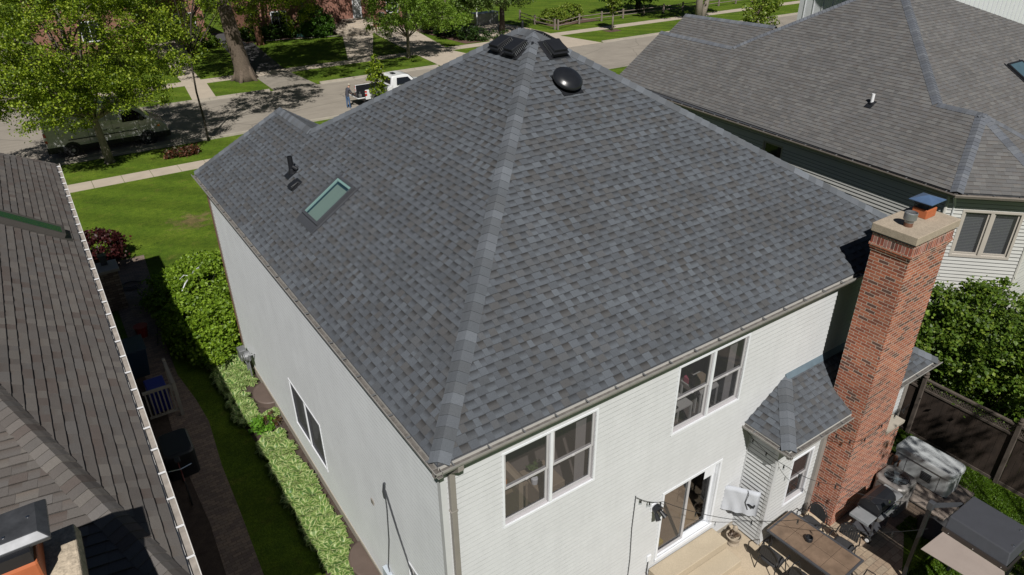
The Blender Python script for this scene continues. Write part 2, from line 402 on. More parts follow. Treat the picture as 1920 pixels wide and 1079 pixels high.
def siding(mb, P, u, n, length, z0, z1, holes=(), expo=.115, depth=.009, lip=.008):
    """lapped boards on the vertical plane through P, along u, facing n; holes are (u0, u1, z0, z1)"""
    P = Vector(P); u = Vector(u).normalized(); n = Vector(n).normalized()
    def pt(a, z, h): return Vector((P.x+u.x*a+n.x*h, P.y+u.y*a+n.y*h, z))
    flip = Vector((u.x, u.y, 0)).cross(Vector((0, 0, 1))).dot(n) < 0
    def q(a): mb.poly(list(reversed(a)) if flip else a)
    z = z0
    while z < z1-1e-4:
        zt = min(z+expo, z1)
        lv = sorted({z, zt, *[h for H in holes for h in (H[2], H[3]) if z+.002 < h < zt-.002]})
        for a, b in zip(lv[:-1], lv[1:]):
            m = (a+b)/2; iv = [(0., length)]
            for H in holes:
                if H[2] < m < H[3]:
                    nv = []
                    for s, e in iv:
                        if H[1] <= s or H[0] >= e: nv.append((s, e))
                        else:
                            if H[0] > s: nv.append((s, H[0]))
                            if H[1] < e: nv.append((H[1], e))
                    iv = nv
            ha = depth*(1-(a-z)/expo)+.001; hb = depth*(1-(b-z)/expo)+.001
            for s, e in iv:
                a_ = a
                if a == z and lip and b-a > lip*1.5:   # rolled lower lip of the board, grime and lap shade put into its colour
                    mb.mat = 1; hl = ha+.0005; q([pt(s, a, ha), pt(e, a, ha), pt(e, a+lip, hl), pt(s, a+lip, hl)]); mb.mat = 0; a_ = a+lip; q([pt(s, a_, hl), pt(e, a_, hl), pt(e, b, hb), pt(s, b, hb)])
                else: q([pt(s, a, ha), pt(e, a, ha), pt(e, b, hb), pt(s, b, hb)])
                if a == z: q([pt(s, a, -.002), pt(e, a, -.002), pt(e, a, ha), pt(s, a, ha)])
        z = zt

def gutter(name, path, parent, m=None, dirt=None, w=.12, h=.11, hang=True, hname='gutter_hanger', hm=None):
    """open K-style gutter; path = list of (outer-edge point) at the rim, with outward normals"""
    g = MB()
    for (A, B, n) in path:
        A = Vector(A); B = Vector(B); n = Vector(n).normalized(); d = (B-A).normalized()
        def P(t, o, z): return A.lerp(B, t)+n*o+Vector((0, 0, z))
        prof = [(-w, 0), (-w, -h), (-w*.35, -h), (-.01, -h*.45), (0, -h*.35), (0, 0), (-.014, 0), (-.014, -h*.35), (-w*.35-.008, -h+.012), (-w+.008, -h+.012), (-w+.008, 0)]
        g.mat = 0
        ra = [g.vert(P(0, o, z)) for o, z in prof]; rb = [g.vert(P(1, o, z)) for o, z in prof]
        nn = len(prof)
        for i in range(nn):
            g.mat = 1 if i in (7, 8, 9) else 0
            g.face((ra[i], ra[(i+1) % nn], rb[(i+1) % nn], rb[i]))
        g.mat = 0; g.face(list(reversed(ra))); g.face(rb)
        # leaf litter lying in the channel
        g.mat = 1
        a = [P(0, -w+.01, -h+.06), P(1, -w+.01, -h+.06), P(1, -.018, -h+.062), P(0, -.018, -h+.062)]; g.poly(a)
    o = g.build(name, [m or M['gutter'], dirt or M['gutter_dirt']], parent)
    if hang:
        for (A, B, n) in path:
            A = Vector(A); B = Vector(B); n = Vector(n).normalized(); L = (B-A).length; k = int(L/.62)
            for i in range(k):
                c = A.lerp(B, (i+.5)/k); d = (B-A).normalized(); hb = MB()
                q = [c-n*w-d*.008, c-n*w+d*.008, c+d*.008-n*.005, c-d*.008-n*.005]
                hb.hexa([p+Vector((0, 0, -.012)) for p in q]+[p+Vector((0, 0, .012)) for p in q])
                ho = hb.build(hname, hm or M['grey_metal'], o, uv=False)
    return o

def leaves(name, parent, pts, size, cols, m, up=.35, asp=1.3, spread=1.):
    """one mesh of small bent leaves at the given points"""
    n = len(pts); pts = np.asarray(pts)
    a = rng.normal(size=(n, 3)); a /= np.linalg.norm(a, axis=1)[:, None]
    nrm = rng.normal(size=(n, 3)); nrm[:, 2] = np.abs(nrm[:, 2])+up; nrm /= np.linalg.norm(nrm, axis=1)[:, None]
    a -= nrm*np.sum(a*nrm, 1)[:, None]; a /= np.linalg.norm(a, axis=1)[:, None]
    b = np.cross(nrm, a); s = size*rng.uniform(.6, 1.35, (n, 1))
    L = a*s*asp*.5; B = b*s*.5; bend = nrm*s*.12
    v = np.stack([pts-L, pts-L*.1+B-bend, pts+L, pts-L*.1-B-bend], 1).reshape(-1, 3)
    me = bpy.data.meshes.new(name); me.vertices.add(4*n); me.vertices.foreach_set('co', v.astype(np.float32).ravel())
    me.loops.add(6*n); me.polygons.add(2*n)
    i = np.arange(n)*4; idx = np.stack([i, i+1, i+2, i, i+2, i+3], 1).ravel()
    me.loops.foreach_set('vertex_index', idx); me.polygons.foreach_set('loop_start', np.arange(2*n)*3); me.polygons.foreach_set('loop_total', np.full(2*n, 3))
    cols = np.asarray(cols); c = cols[rng.integers(0, len(cols), n)]*rng.uniform(.8, 1.2, (n, 1))
    A = me.color_attributes.new('Col', 'FLOAT_COLOR', 'CORNER')
    cc = np.concatenate([np.repeat(c, 6, 0), np.ones((6*n, 1))], 1); A.data.foreach_set('color', cc.ravel())
    me.materials.append(m); me.update(); me.validate()
    o = bpy.data.objects.new(name, me); COL.objects.link(o)
    if parent is not None: link(o, parent)
    return o

def clumps(ells, nc, per, cr, hollow=.45, flat=.7):
    """clump centres in ellipsoids (kept mostly near the surface), then leaf points round every centre"""
    P = []; C = []
    vol = np.array([e[3]*e[4]*e[5] for e in ells]); pick = rng.choice(len(ells), nc, p=vol/vol.sum())
    for k in pick:
        x, y, z, rx, ry, rz = ells[k]; d = rng.normal(size=3); d /= np.linalg.norm(d)
        r = rng.uniform(hollow, 1)**.6; c = np.array([x, y, z])+d*r*np.array([rx, ry, rz]); C.append(c)
        m = rng.integers(int(per*.5), int(per*1.5)); q = rng.normal(size=(m, 3))*.5; q[:, 2] *= flat
        P.append(c+q*cr*rng.uniform(.6, 1.3))
    return np.concatenate(P), np.array(C)

def tree(name, label, cat, base, trunk, ells, nc, per, cr, leaf, cols, group=None, bark='bark', limbs=26, hollow=.45, lm='leaf', lr=.055, imin=2):
    """trunk: list of (x, y, z, r) in world; limbs reach from it to clump centres"""
    t = thing(name, label, cat, base, group)
    tb = MB(); pts = [Vector(p[:3]) for p in trunk]; rad = [p[3] for p in trunk]
    tb.tube(pts, rad, 10)
    x, y, z, r = trunk[0]
    for k in range(5):
        a = k*1.26+.3; tb.tube([(x+math.cos(a)*r*1.22, y+math.sin(a)*r*1.22, z-.03), (x+math.cos(a)*r*.78, y+math.sin(a)*r*.78, z+r*.35), (x+math.cos(a)*r*.40, y+math.sin(a)*r*.40, z+r*1.2)], [r*.16, r*.26, r*.3], 6)
    P, C = clumps(ells, nc, per, cr, hollow)
    sel = C[rng.choice(len(C), min(limbs, len(C)), replace=False)]
    for c in sel:
        c = Vector(c); hz = [i for i, p in enumerate(pts) if p.z < c.z-.2] or [0]
        i = random.choice(hz[len(hz)//2:]) if len(hz) > 2 else hz[-1]
        i = max(i, min(imin, len(pts)-2)); s = pts[i]; mid = s.lerp(c, .5)+Vector((random.uniform(-.1, .1), random.uniform(-.1, .1), .12*(c-s).length))
        r0 = min(rad[i]*.42, lr*1.0+lr*.10*(c-s).length)
        tb.tube([s, s.lerp(mid, .55), mid, mid.lerp(c, .5), c], [r0, r0*.8, r0*.55, r0*.35, r0*.12], 5)
        for _ in range(2):
            e = c+Vector([random.uniform(-1, 1)*cr*1.6 for _ in range(3)]); tb.tube([mid, mid.lerp(e, .5), e], [r0*.4, r0*.25, r0*.08], 4)
    tb.build('trunk', M[bark], t, smooth=True, uv=False)
    leaves('crown', t, P, leaf, cols, M[lm])
    return t
# ================================================================ ground
g = MB(); N_ = 1
g.poly([(-400, -300, 0), (500, -300, 0), (500, 600, 0), (-400, 600, 0)])
structure('lawn_ground', g, M['grass'], uv=False)
def sheet(name, polys, m, z, kind='structure'):
    b = MB()
    for p in polys: b.poly([(x, y, z) for x, y in p])
    return structure(name, b, m)
# street slab with gutters pans and kerbs
sheet('street', [[(-200, 41.6), (300, 41.6), (300, 51.9), (-200, 51.9)]], M['street'], .008)
sheet('side_street', [[(-60, 51.9), (-1.5, 51.9), (-3.2, 54.5), (-4.2, 59.), (-5, 140), (-60, 140)]], M['street'], .009)
sheet('driveway_concrete', [[(38.2, 51.9), (48.2, 51.9), (47.2, 58.4), (47.4, 64), (46.8, 70.2), (40.5, 70.2), (39.0, 58.4)],
                            [(28.6, 51.9), (34.2, 51.9), (33.2, 58.1), (36.8, 76), (31.6, 76), (29.2, 58.1)]], M['concrete'], .013)
sheet('driveway_apron', [[(12.9, 51.9), (16.6, 51.9), (16.3, 58.1), (13.1, 58.1)]], mat('old_concrete', (.24, .215, .18), .9, .2, 1.5, fine=.15, fscale=30), .013)
sheet('driveway_asphalt', [[(16.3, 59.7), (18.8, 84), (15.5, 84), (13.1, 59.7)]], M['dark_asphalt'], .014)
b = MB()
def walk(b, x0, x1, y0, y1, step=1.52, ax='x', z=.022):
    a, e = (x0, x1) if ax == 'x' else (y0, y1); t = a
    while t < e-.01:
        q = min(t+step, e); gp = .012
        if ax == 'x': b.box(t+gp, q-gp, y0, y1, z-.05, z)
        else: b.box(x0, x1, t+gp, q-gp, z-.05, z)
        t = q
walk(b, -60, 37.0, 35.75, 37.1); structure('near_sidewalk', b, M['concrete'])
b = MB(); walk(b, -1.0, 140, 58.1, 59.75); structure('far_sidewalk', b, M['concrete'])
# kerbs
b = MB()
def kerb(b, x0, x1, yk, pan):
    t = x0
    while t < x1:
        q = min(t+3.0, x1)
        b.box(t+.01, q-.01, yk-.08, yk+.08, -.05, .13)
        b.box(t+.01, q-.01, min(yk, yk+pan), max(yk, yk+pan), -.04, .018); t = q
kerb(b, -60, 36, 41.25, .55); kerb(b, -1.2, 12.6, 52.2, -.55); kerb(b, 16.9, 28.4, 52.2, -.55); kerb(b, 34.4, 38.0, 52.2, -.55); kerb(b, 48.4, 200, 52.2, -.55)
structure('kerb', b, M['curb_concrete'])
sheet('path_walkway', [[(22.6, 59.7), (25.2, 59.7), (30.9, 72.2), (27.2, 72.2)], [(6.6, 52.3), (8.4, 52.3), (9.0, 58.1), (7.2, 58.1)], [(7.3, 59.75), (8.9, 59.75), (9.6, 69.8), (7.9, 69.8)]], M['concrete'], .014)
# soil, patio, brick path
def curve_sheet(name, left, right, m, z):
    b = MB(); n = len(left)
    for i in range(n-1): b.poly([(*left[i], z), (*right[i], z), (*right[i+1], z), (*left[i+1], z)])
    return structure(name, b, m)
sheet('side_yard_soil', [[(-3.9, -6), (-2.55, -6), (-2.45, 7), (-2.4, 12), (-2.5, 16.3), (-3.9, 16.3)]], M['soil'], .004)
sheet('flower_bed_soil', [[(-1.15, 2.5), (0, 2.5), (0, 15.5), (-1.3, 15.5), (-1.15, 11), (-.8, 8)]], M['soil'], .005)
curve_sheet('brick_path', [(-3.1, 2), (-3.0, 5), (-2.9, 7.5), (-2.95, 9.5), (-2.95, 11.5), (-2.9, 13), (-3.1, 14.5), (-3.2, 17), (-3.2, 21), (-3.0, 25.2)],
            [(-2.3, 2), (-2.25, 5), (-2.15, 7.5), (-2.1, 9.5), (-1.93, 11.7), (-2.0, 13), (-2.2, 14.8), (-2.15, 17), (-1.75, 21), (-1.5, 25.2)], M['path_paver'], .010)
# patio: sand coloured concrete slab by the house and a paver field
sheet('patio_slab', [[(4.2, -5.0), (8.75, -5.0), (8.75, -2.3), (9.1, -1.9), (9.9, -1.45), (9.9, 0), (4.2, 0)]], mat('sand_concrete', (.44, .36, .26), .9, .12, 1.2, fine=.16, fscale=45, bump=.2, bscale=50), .010)
sheet('patio_pavers', [[(8.75, -5.0), (9.3, -4.2), (9.99, -3.26), (10.6, -2.95), (11.2, -2.62), (11.2, -2.2), (12.2, -1.5), (13.2, -.8), (9.9, -.8), (9.9, -1.45), (9.1, -1.9), (8.75, -2.3)],
                       [(9.8, -3.55), (12.3, -3.35), (13.6, -4.2), (13.6, -5.5), (9.6, -5.5), (9.9, -4.4)] if False else [(11.9, -4.35), (13.8, -4.2), (14.2, -6), (11.5, -6)]], M['paver'], .012)
sheet('equipment_gravel', [[(11.25, -.8), (14.6, -.4), (14.4, -2.9), (11.8, -3.0), (11.0, -2.2)]], mat('gravel', (.16, .13, .105), 1., .3, 8, fine=.45, fscale=60, bump=1., bscale=60), .006)

# ================================================================ main house
pal_main = [(.086, .095, .109), (.090, .100, .115), (.079, .087, .099), (.098, .109, .124), (.077, .083, .092), (.084, .088, .095), (.078, .079, .082)]
H = thing('roofed_house', 'two storey house with slate grey hipped shingle roof and pale lap siding, in the centre', 'house', (6.4, 7, 0))
Z0 = 6.66; s1 = .6693; s2 = .6459; k1 = math.sqrt(1+s1*s1); k2 = math.sqrt(1+s2*s2)
XL, YR, XR, YF, YW = -.2, -.35, 13.07, 13.70, 14.73
AP = (6.435, 6.525, 11.10); AP2 = (6.435, 7.07, 11.10); V_ = (2.40, 11.10, 8.40); P_ = (2.40, 13.80, 8.40)
def rise(x): return Z0+s1*(x-XL)
rf = MB()
B = lambda x: (x-XL)*k1
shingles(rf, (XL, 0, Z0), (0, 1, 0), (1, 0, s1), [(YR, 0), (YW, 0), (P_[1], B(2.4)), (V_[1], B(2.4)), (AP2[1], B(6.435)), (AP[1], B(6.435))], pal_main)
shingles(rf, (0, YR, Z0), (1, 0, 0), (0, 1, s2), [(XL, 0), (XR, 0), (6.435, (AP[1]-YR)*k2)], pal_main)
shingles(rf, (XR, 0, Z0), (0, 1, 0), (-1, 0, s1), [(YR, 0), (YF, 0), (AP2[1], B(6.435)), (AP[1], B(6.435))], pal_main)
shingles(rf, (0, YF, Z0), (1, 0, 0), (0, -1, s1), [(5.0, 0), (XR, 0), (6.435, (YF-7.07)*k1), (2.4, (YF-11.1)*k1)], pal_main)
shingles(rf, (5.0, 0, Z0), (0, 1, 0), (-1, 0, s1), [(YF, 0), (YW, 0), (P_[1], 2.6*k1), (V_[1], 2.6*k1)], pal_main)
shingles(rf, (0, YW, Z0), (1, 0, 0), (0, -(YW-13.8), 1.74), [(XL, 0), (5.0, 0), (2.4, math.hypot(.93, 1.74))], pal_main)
roof = rf.build('roof', M['shingle'], H, uv=False)
dk = MB(); dz = -.03
def D(*p): dk.poly([(x, y, z+dz) for x, y, z in p])
D((XL, YR, Z0), (XL, YW, Z0), P_, V_, AP2, AP); D((XL, YR, Z0), (XR, YR, Z0), AP); D((XR, YR, Z0), (XR, YF, Z0), AP2, AP)
D((5, YF, Z0), (XR, YF, Z0), AP2, V_); D((5, YF, Z0), (5, YW, Z0), P_, V_); D((XL, YW, Z0), (5, YW, Z0), P_)
dk.build('roof_deck', M['dark_grey_metal'], roof, uv=False)
nL = (-s1, 0, 1); nR = (0, -s2, 1); nE = (s1, 0, 1); nF = (0, s1, 1)
pal_cap = [(.110, .120, .136), (.100, .110, .124), (.090, .097, .107), (.124, .136, .154), (.095, .103, .115)]
cp = MB()
for A, Bq, a, c in (((XL+.03, YR+.03, Z0+.02), AP, nL, nR), ((XR-.03, YR+.03, Z0+.02), AP, nE, nR), (V_, AP2, nL, nF), (AP, AP2, nL, nE), ((XR, YF, Z0), AP2, nE, nF),
                    ((2.4, 13.8, 8.4), V_, nL, nE), ((XL+.02, YW-.01, Z0+.02), P_, nL, (0, 1.74, .93)), ((5.0, YW, Z0), P_, nE, (0, 1.74, .93))):
    caps(cp, A, Bq, a, c, pal_cap)
cp.build('ridge_caps', M['shingle'], roof, uv=False)
# walls
win1 = (1.12, 3.19, 4.21, 5.94); win2 = (5.19, 7.26, 4.27, 6.00); door = (5.18, 7.06, .60, 2.69)
def inset(w, e): return (w[0]+e, w[1]-e, w[2]+e, w[3]-e)
wb = MB()
siding(wb, (0, 0, 0), (1, 0, 0), (0, -1, 0), 12.87, .15, 6.52, [inset(win1, .05), inset(win2, .05), inset(door, .05)], depth=.018)
lw_ = MB()
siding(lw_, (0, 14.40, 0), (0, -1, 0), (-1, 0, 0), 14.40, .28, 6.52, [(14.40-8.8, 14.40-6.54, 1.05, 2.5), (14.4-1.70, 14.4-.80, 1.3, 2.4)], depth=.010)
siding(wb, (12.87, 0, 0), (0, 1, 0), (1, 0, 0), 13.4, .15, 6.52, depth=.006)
wb.build('side_wall', [M['siding_main'], M['lip']], H, uv=False); lw_.build('side_wall', [M['siding_left_lit'], M['lip']], H, uv=False)
fb = MB(); fb.box(-.025, 4.8, 14.40, 14.62, 0, 6.5); fb.box(4.8, 12.9, 13.38, 13.6, 0, 6.5); fb.build('front_wall', M['brick_far'], H)
ub = MB(); ub.box(.012, 12.85, .04, .14, 0, .15) ; ub.box(-.03, .05, -.03, 14.4, 0, .28); ub.box(0.05, 12.9, -.03, .04, 0, .15); ub.build('foundation', M['curb_concrete'], H)
tb = MB()
tb.box(-.022, .085, -.022, 0, .15, 6.5); tb.box(-.022, 0, 0, .085, .28, 6.5); tb.build('corner_board', M['siding_side'], H)
tb = MB(); tb.box(12.79, 12.89, -.022, .08, .15, 6.5); tb.build('corner_board', M['siding_side'], H)
tb = MB(); tb.box(-.03, 0, 14.30, 14.40, .1, 6.5); tb.build('corner_board', M['tan_trim'], H)
sf = MB(); sf.box(-.19, .0, -.34, 14.66, 6.47, 6.50); sf.box(0, 13.05, -.34, 0, 6.47, 6.50); sf.box(12.87, 13.06, 0, 13.6, 6.47, 6.5); sf.box(-.19, -.165, -.34, 14.7, 6.47, 6.63); sf.box(-.165, 13.05, -.34, -.315, 6.47, 6.63); sf.box(13.03, 13.06, 0, 13.6, 6.5, 6.63); sf.box(-.19, 5, 14.66, 14.70, 6.47, 6.63)
sf.build('fascia', M['soffit'], H)
gutter('gutter', [((-.29, -.45, 6.61), (-.29, 14.85, 6.61), (-1, 0, 0)), ((-.29, -.45, 6.611), (13.1, -.45, 6.611), (0, -1, 0))], H)
ds = MB(); ds.box(.10, .20, -.12, -.035, .2, 6.15); ds.hexa([(.10, -.12, 6.15), (.20, -.12, 6.15), (.20, -.035, 6.15), (.10, -.035, 6.15), (.10, -.42, 6.42), (.20, -.42, 6.42), (.20, -.33, 6.45), (.10, -.33, 6.45)]); ds.box(.10, .20, -.42, -.33, 6.42, 6.52)
for z in (1.6, 3.6, 5.3): ds.box(.085, .215, -.125, -.03, z, z+.03)
ds.build('downspout', M['tan_trim'], H, bevel=.008)

M['jamb'] = mat('jamb', (.40, .385, .40), .5, .06)
# ---- windows: local frame x along the wall, y outwards (negative = into the house), z up
def wframe(P, u, n):
    u = Vector(u); n = Vector(n); return Matrix(((u.x, n.x, 0, P[0]), (u.y, n.y, 0, P[1]), (0, 0, 1, P[2]), (0, 0, 0, 1)))
def hung_window(parent, P, u, n, w, h, halves=2, sash=True, trim=M['white_trim'], glass='screen_glass', sm=None, t=.042, mid=None, depth=.085, name='window'):
    Mx = wframe(P, u, n); f = MB(); f.M = Mx; o = .022
    f.box(0, t, -.01, o, t, h-t); f.box(w-t, w, -.01, o, t, h-t); f.box(0, w, -.01, o+.002, 0, t); f.box(0, w, -.01, o+.002, h-t, h)
    mm = mid or .06
    cells = []
    if halves == 2: f.box(w/2-mm/2, w/2+mm/2, -.012, o-.004, t, h-t); cells = [(t, w/2-mm/2), (w/2+mm/2, w-t)]
    else: cells = [(t, w-t)]
    # jambs running back into the wall
    fj = f; f = MB(); f.M = Mx
    for a, b in cells:
        f.box(a-.02, a+.012, -depth-.03, -.011, t-.01, h-t+.01); f.box(b-.012, b+.02, -depth-.03, -.011, t-.01, h-t+.01)
        f.hexa([(a+.012, -depth-.03, t-.02), (b-.012, -depth-.03, t-.02), (b-.012, -.011, t-.03), (a+.012, -.011, t-.03), (a+.012, -depth-.03, t+.03), (b-.012, -depth-.03, t+.03), (b-.012, -.011, t+.004), (a+.012, -.011, t+.004)])
        f.box(a, b, -depth-.03, -.011, h-t-.012, h-t+.01)
    fo = fj.build(name, trim, parent); f.build('window_jamb', sm or M['jamb'], fo)
    for a, b in cells:
        s = MB(); s.M = Mx; g = MB(); g.M = Mx; r = .042; a2 = a+.014; b2 = b-.014; lo = t+.032; hi = h-t-.014; m = (lo+hi)/2
        def sashframe(y0, y1, z0, z1):
            s.box(a2, a2+r, y0, y1, z0, z1); s.box(b2-r, b2, y0, y1, z0, z1); s.box(a2+r, b2-r, y0, y1, z0, z0+r); s.box(a2+r, b2-r, y0, y1, z1-r, z1)
            ym = (y0+y1)/2; g.poly([(a2+r, ym, z0+r), (b2-r, ym, z0+r), (b2-r, ym, z1-r), (a2+r, ym, z1-r)])
        if sash:
            sashframe(-.045, -.020, m-.02, hi); sashframe(-.080, -.052, lo, m+.025)
            s.box((a2+b2)/2-.03, (a2+b2)/2+.03, -.019, -.005, m-.01, m+.012)
        else: sashframe(-.06, -.03, lo, hi)
        s.build('sash', sm or M['sash'], fo); g.build('pane', M[glass], fo)
    return fo
def room(parent, x0, x1, y0, y1, z0, z1, wall, floor, name='room', front=None):
    b = MB(); b.mat = 0
    b.poly([(x0, y1, z0), (x1, y1, z0), (x1, y1, z1), (x0, y1, z1)])
    b.poly([(x0, y0, z0), (x0, y1, z0), (x0, y1, z1), (x0, y0, z1)]); b.poly([(x1, y0, z0), (x1, y1, z0), (x1, y1, z1), (x1, y0, z1)])
    b.poly([(x0, y0, z1), (x1, y0, z1), (x1, y1, z1), (x0, y1, z1)]); b.mat = 1; b.poly([(x0, y0, z0), (x1, y0, z0), (x1, y1, z0), (x0, y1, z0)])
    return b.build(name, [wall, floor], parent)
inwall = mat('room_wall', (.30, .30, .31), .9, .05); infloor = mat('room_floor', (.26, .18, .115), .5, .15, 3); infloor2 = mat('carpet', (.12, .10, .09), 1., .1)
hung_window(H, (win1[0], 0, win1[2]), (1, 0, 0), (0, -1, 0), win1[1]-win1[0], win1[3]-win1[2])
hung_window(H, (win2[0], 0, win2[2]), (1, 0, 0), (0, -1, 0), win2[1]-win2[0], win2[3]-win2[2])
hung_window(H, (0, 8.85, 1.0), (0, -1, 0), (-1, 0, 0), 2.36, 1.56, sash=False, depth=.06, t=.045, glass='insect_screen', sm=M['dark_grey_metal'])
hung_window(H, (0, 1.75, 1.25), (0, -1, 0), (-1, 0, 0), 1.0, 1.2, halves=1, sash=False, depth=.06, t=.045)
room(H, .3, 4.2, .03, 3.6, 3.35, 6.1, inwall, infloor2); room(H, 4.4, 8.2, .03, 3.6, 3.35, 6.1, inwall, infloor2)
room(H, 4.4, 8.2, .03, 4.5, .52, 3.0, inwall, infloor)
b = MB()
for (ya, yb, z0_, z1_) in ((6.3, 9.1, .5, 2.9), (.5, 2.1, .8, 2.7)):
    x1_ = 2.2
    if ya < 3: x1_ = .25+.9
    b.poly([(x1_, ya, z0_), (x1_, yb, z0_), (x1_, yb, z1_), (x1_, ya, z1_)])
    for yy in (ya, yb): b.poly([(.025, yy, z0_), (x1_, yy, z0_), (x1_, yy, z1_), (.10, yy, z1_)])
    for zz in (z0_, z1_): b.poly([(.025, ya, zz), (x1_, ya, zz), (x1_, yb, zz), (.025, yb, zz)])
b.build('room', inwall, H)
# sliding door
f = MB(); f.M = wframe((door[0], 0, door[2]), (1, 0, 0), (0, -1, 0)); w = door[1]-door[0]; h = door[3]-door[2]; t = .065
f.box(0, t, -.02, .03, 0, h-t); f.box(w-t, w, -.02, .03, 0, h-t); f.box(0, w, -.02, .032, h-t, h); f.box(0, w, -.10, .045, -.05, .03)
f.box(t-.02, t+.01, -.14, -.021, .03, h-t); f.box(w-t-.01, w-t+.02, -.14, -.021, .03, h-t)
do = f.build('sliding_door', M['white_trim'], H)
for (a, b_, y, mt, gl) in ((t+.01, w/2+.03, -.05, M['dark_grey_metal'], 'screen_glass'), (w/2-.03, w-t-.01, -.09, M['white_trim'], 'glass')):
    s = MB(); s.M = f.M; s.box(a, a+.05, y-.03, y, .03, h-t); s.box(b_-.07, b_, y-.03, y, .03, h-t); s.box(a+.05, b_-.07, y-.03, y, .03, .11); s.box(a+.05, b_-.07, y-.03, y, h-t-.06, h-t)
    s.build('door_panel', M['sash'] if y > -.06 else mt, do); g = MB(); g.M = f.M; g.poly([(a+.05, y-.015, .11), (b_-.07, y-.015, .11), (b_-.07, y-.015, h-t-.06), (a+.05, y-.015, h-t-.06)]); g.build('pane', M[gl], do)
pb = MB(); pb.box(6.62, 6.98, .065, .07, 2.22, 2.60); tag(pb.build('paper_notice', M['white_trim'], None), 'blank white paper sheet stuck inside the sliding door glass', 'paper')

# ---- skylight and roof fittings on the left slope
def slopeM(P, u, v):
    u = Vector(u).normalized(); v = Vector(v).normalized(); n = u.cross(v).normalized()
    if n.z < 0: n = -n
    return Matrix(((u.x, v.x, n.x, P[0]), (u.y, v.y, n.y, P[1]), (u.z, v.z, n.z, P[2]), (0, 0, 0, 1)))
def onL(x, y): return (x, y, rise(x))
sky_glass = NT('skylight_glass'); sky_glass.b.inputs['Base Color'].default_value = (.16, .30, .245, 1); sky_glass.b.inputs['Roughness'].default_value = .08
sky_glass = sky_glass.m
def skylight(parent, Mx, w, l, frame, glass, hgt=.10, shaft=True):
    s = MB(); s.M = Mx; fr = .07
    s.box(-w/2, -w/2+fr, 0, l, 0, hgt); s.box(w/2-fr, w/2, 0, l, 0, hgt); s.box(-w/2+fr, w/2-fr, 0, fr, 0, hgt-.002); s.box(-w/2+fr, w/2-fr, l-fr, l, 0, hgt-.002)
    s.hexa([(-w/2-.05, -.20, .022), (w/2+.05, -.20, .022), (w/2+.05, 0, .022), (-w/2-.05, 0, .022), (-w/2-.05, -.20, .028), (w/2+.05, -.20, .028), (w/2+.05, -.001, .045), (-w/2-.05, -.001, .045)])
    s.box(-w/2-.06, -w/2-.002, -.05, l+.08, .01, .035); s.box(w/2+.002, w/2+.06, -.05, l+.08, .01, .035)
    so_ = s.build('skylight', frame, parent, bevel=.008)
    g = MB(); g.M = Mx; g.poly([(-w/2+fr, fr, hgt-.02), (w/2-fr, fr, hgt-.02), (w/2-fr, l-fr, hgt-.02), (-w/2+fr, l-fr, hgt-.02)]); g.build('pane', glass, so_)
    return so_
# glass over a lit shaft
s = MB(); Mx = slopeM(onL(.92, 7.55), (0, 1, 0), (1, 0, s1))
clear_green = glass_mat('clear_green_glass', (.66, .76, .74), .1)
sk = skylight(H, Mx, .95, 1.22, M['dark_grey_metal'], clear_green, .11)
s.M = Mx; a = .405; l0, l1 = .07, 1.15
s.poly([(-a, l0, .035), (a, l0, .035), (a, l1, .035), (-a, l1, .035)])
s.build('skylight_shaft', mat('light_shaft', (.30, .33, .315), .6, .03), sk)
s = MB(); s.M = Mx; s.box(-a+.05, -a+.075, l0, l1, .036, .07); s.box(a-.11, a-.05, l0, l1, .036, .05); s.box(-a+.075, a-.11, l1-.12, l1-.06, .036, .05); s.build('shaft_shade', mat('shaft_shade', (.03, .06, .09), .6, .05), sk)  # dark strips stand in for shade inside the shaft
s = MB(); s.M = Mx; s.box(-a, -a+.05, l0, l1, .036, .085); s.box(a-.05, a, l0, l1, .036, .085); s.box(-a+.05, a-.05, l1-.06, l1, .036, .085); s.build('inner_rail', mat('inner_rail', (.45, .55, .55), .4, .03), sk)
# plumbing vent and small box vent
pv = MB(); x, y = 1.38, 10.05; z = rise(x); pv.M = slopeM((x, y, z), (0, 1, 0), (1, 0, s1)); pv.box(-.16, .16, -.20, .16, .02, .03); pv.M = None
pv.lathe([(.10, z-.02), (.075, z+.10), (.068, z+.12), (.066, z+.44), (.05, z+.44), (.05, z+.30)], (x, y, 0), 16); pv.cyl((x+.02, y-.07, z+.18), (x+.1, y-.16, z+.12), .05); pv.build('vent_pipe', M['black_plastic'], H, smooth=False)
def louvre_vent(M4, w, l, hgt, parent=H, name='roof_vent', slots=True):
    v = MB(); v.M = M4; v.box(-w*.72, w*.72, -l*.58, l*.7, .012, .028)
    v.hexa([(-w/2, -l/2, .03), (w/2, -l/2, .03), (w/2, l/2, .03), (-w/2, l/2, .03), (-w/2+.02, -l/2+.03, hgt), (w/2-.02, -l/2+.03, hgt), (w/2-.02, l/2-.02, hgt*.72), (-w/2+.02, l/2-.02, hgt*.72)])
    v.box(-w/2-.015, w/2+.015, -l/2-.03, l/2-.02, hgt*.62, hgt*.70)
    o = v.build(name, M['black_metal'], parent, bevel=.012)
    if slots:
        for sx in (-1, 1):
            q = MB(); q.M = M4
            for k in range(9):
                yy = -l/2+.05+k*(l-.1)/8.; q.box(sx*(w/2+.002), sx*(w/2+.012), yy, yy+.012, .05, hgt*.6)
            q.build('vent_louvre', M['grey_metal'], o)
    return o
sm_ = slopeM(onL(1.22, 9.42), (0, 1, 0), (1, 0, s1)); louvre_vent(sm_, .26, .26, .10, slots=False)
louvre_vent(slopeM(onL(5.93, 7.05), (0, 1, 0), (1, 0, s1)), .41, .47, .22)
louvre_vent(slopeM(onL(5.93, 6.45), (0, 1, 0), (1, 0, s1)), .41, .47, .22)
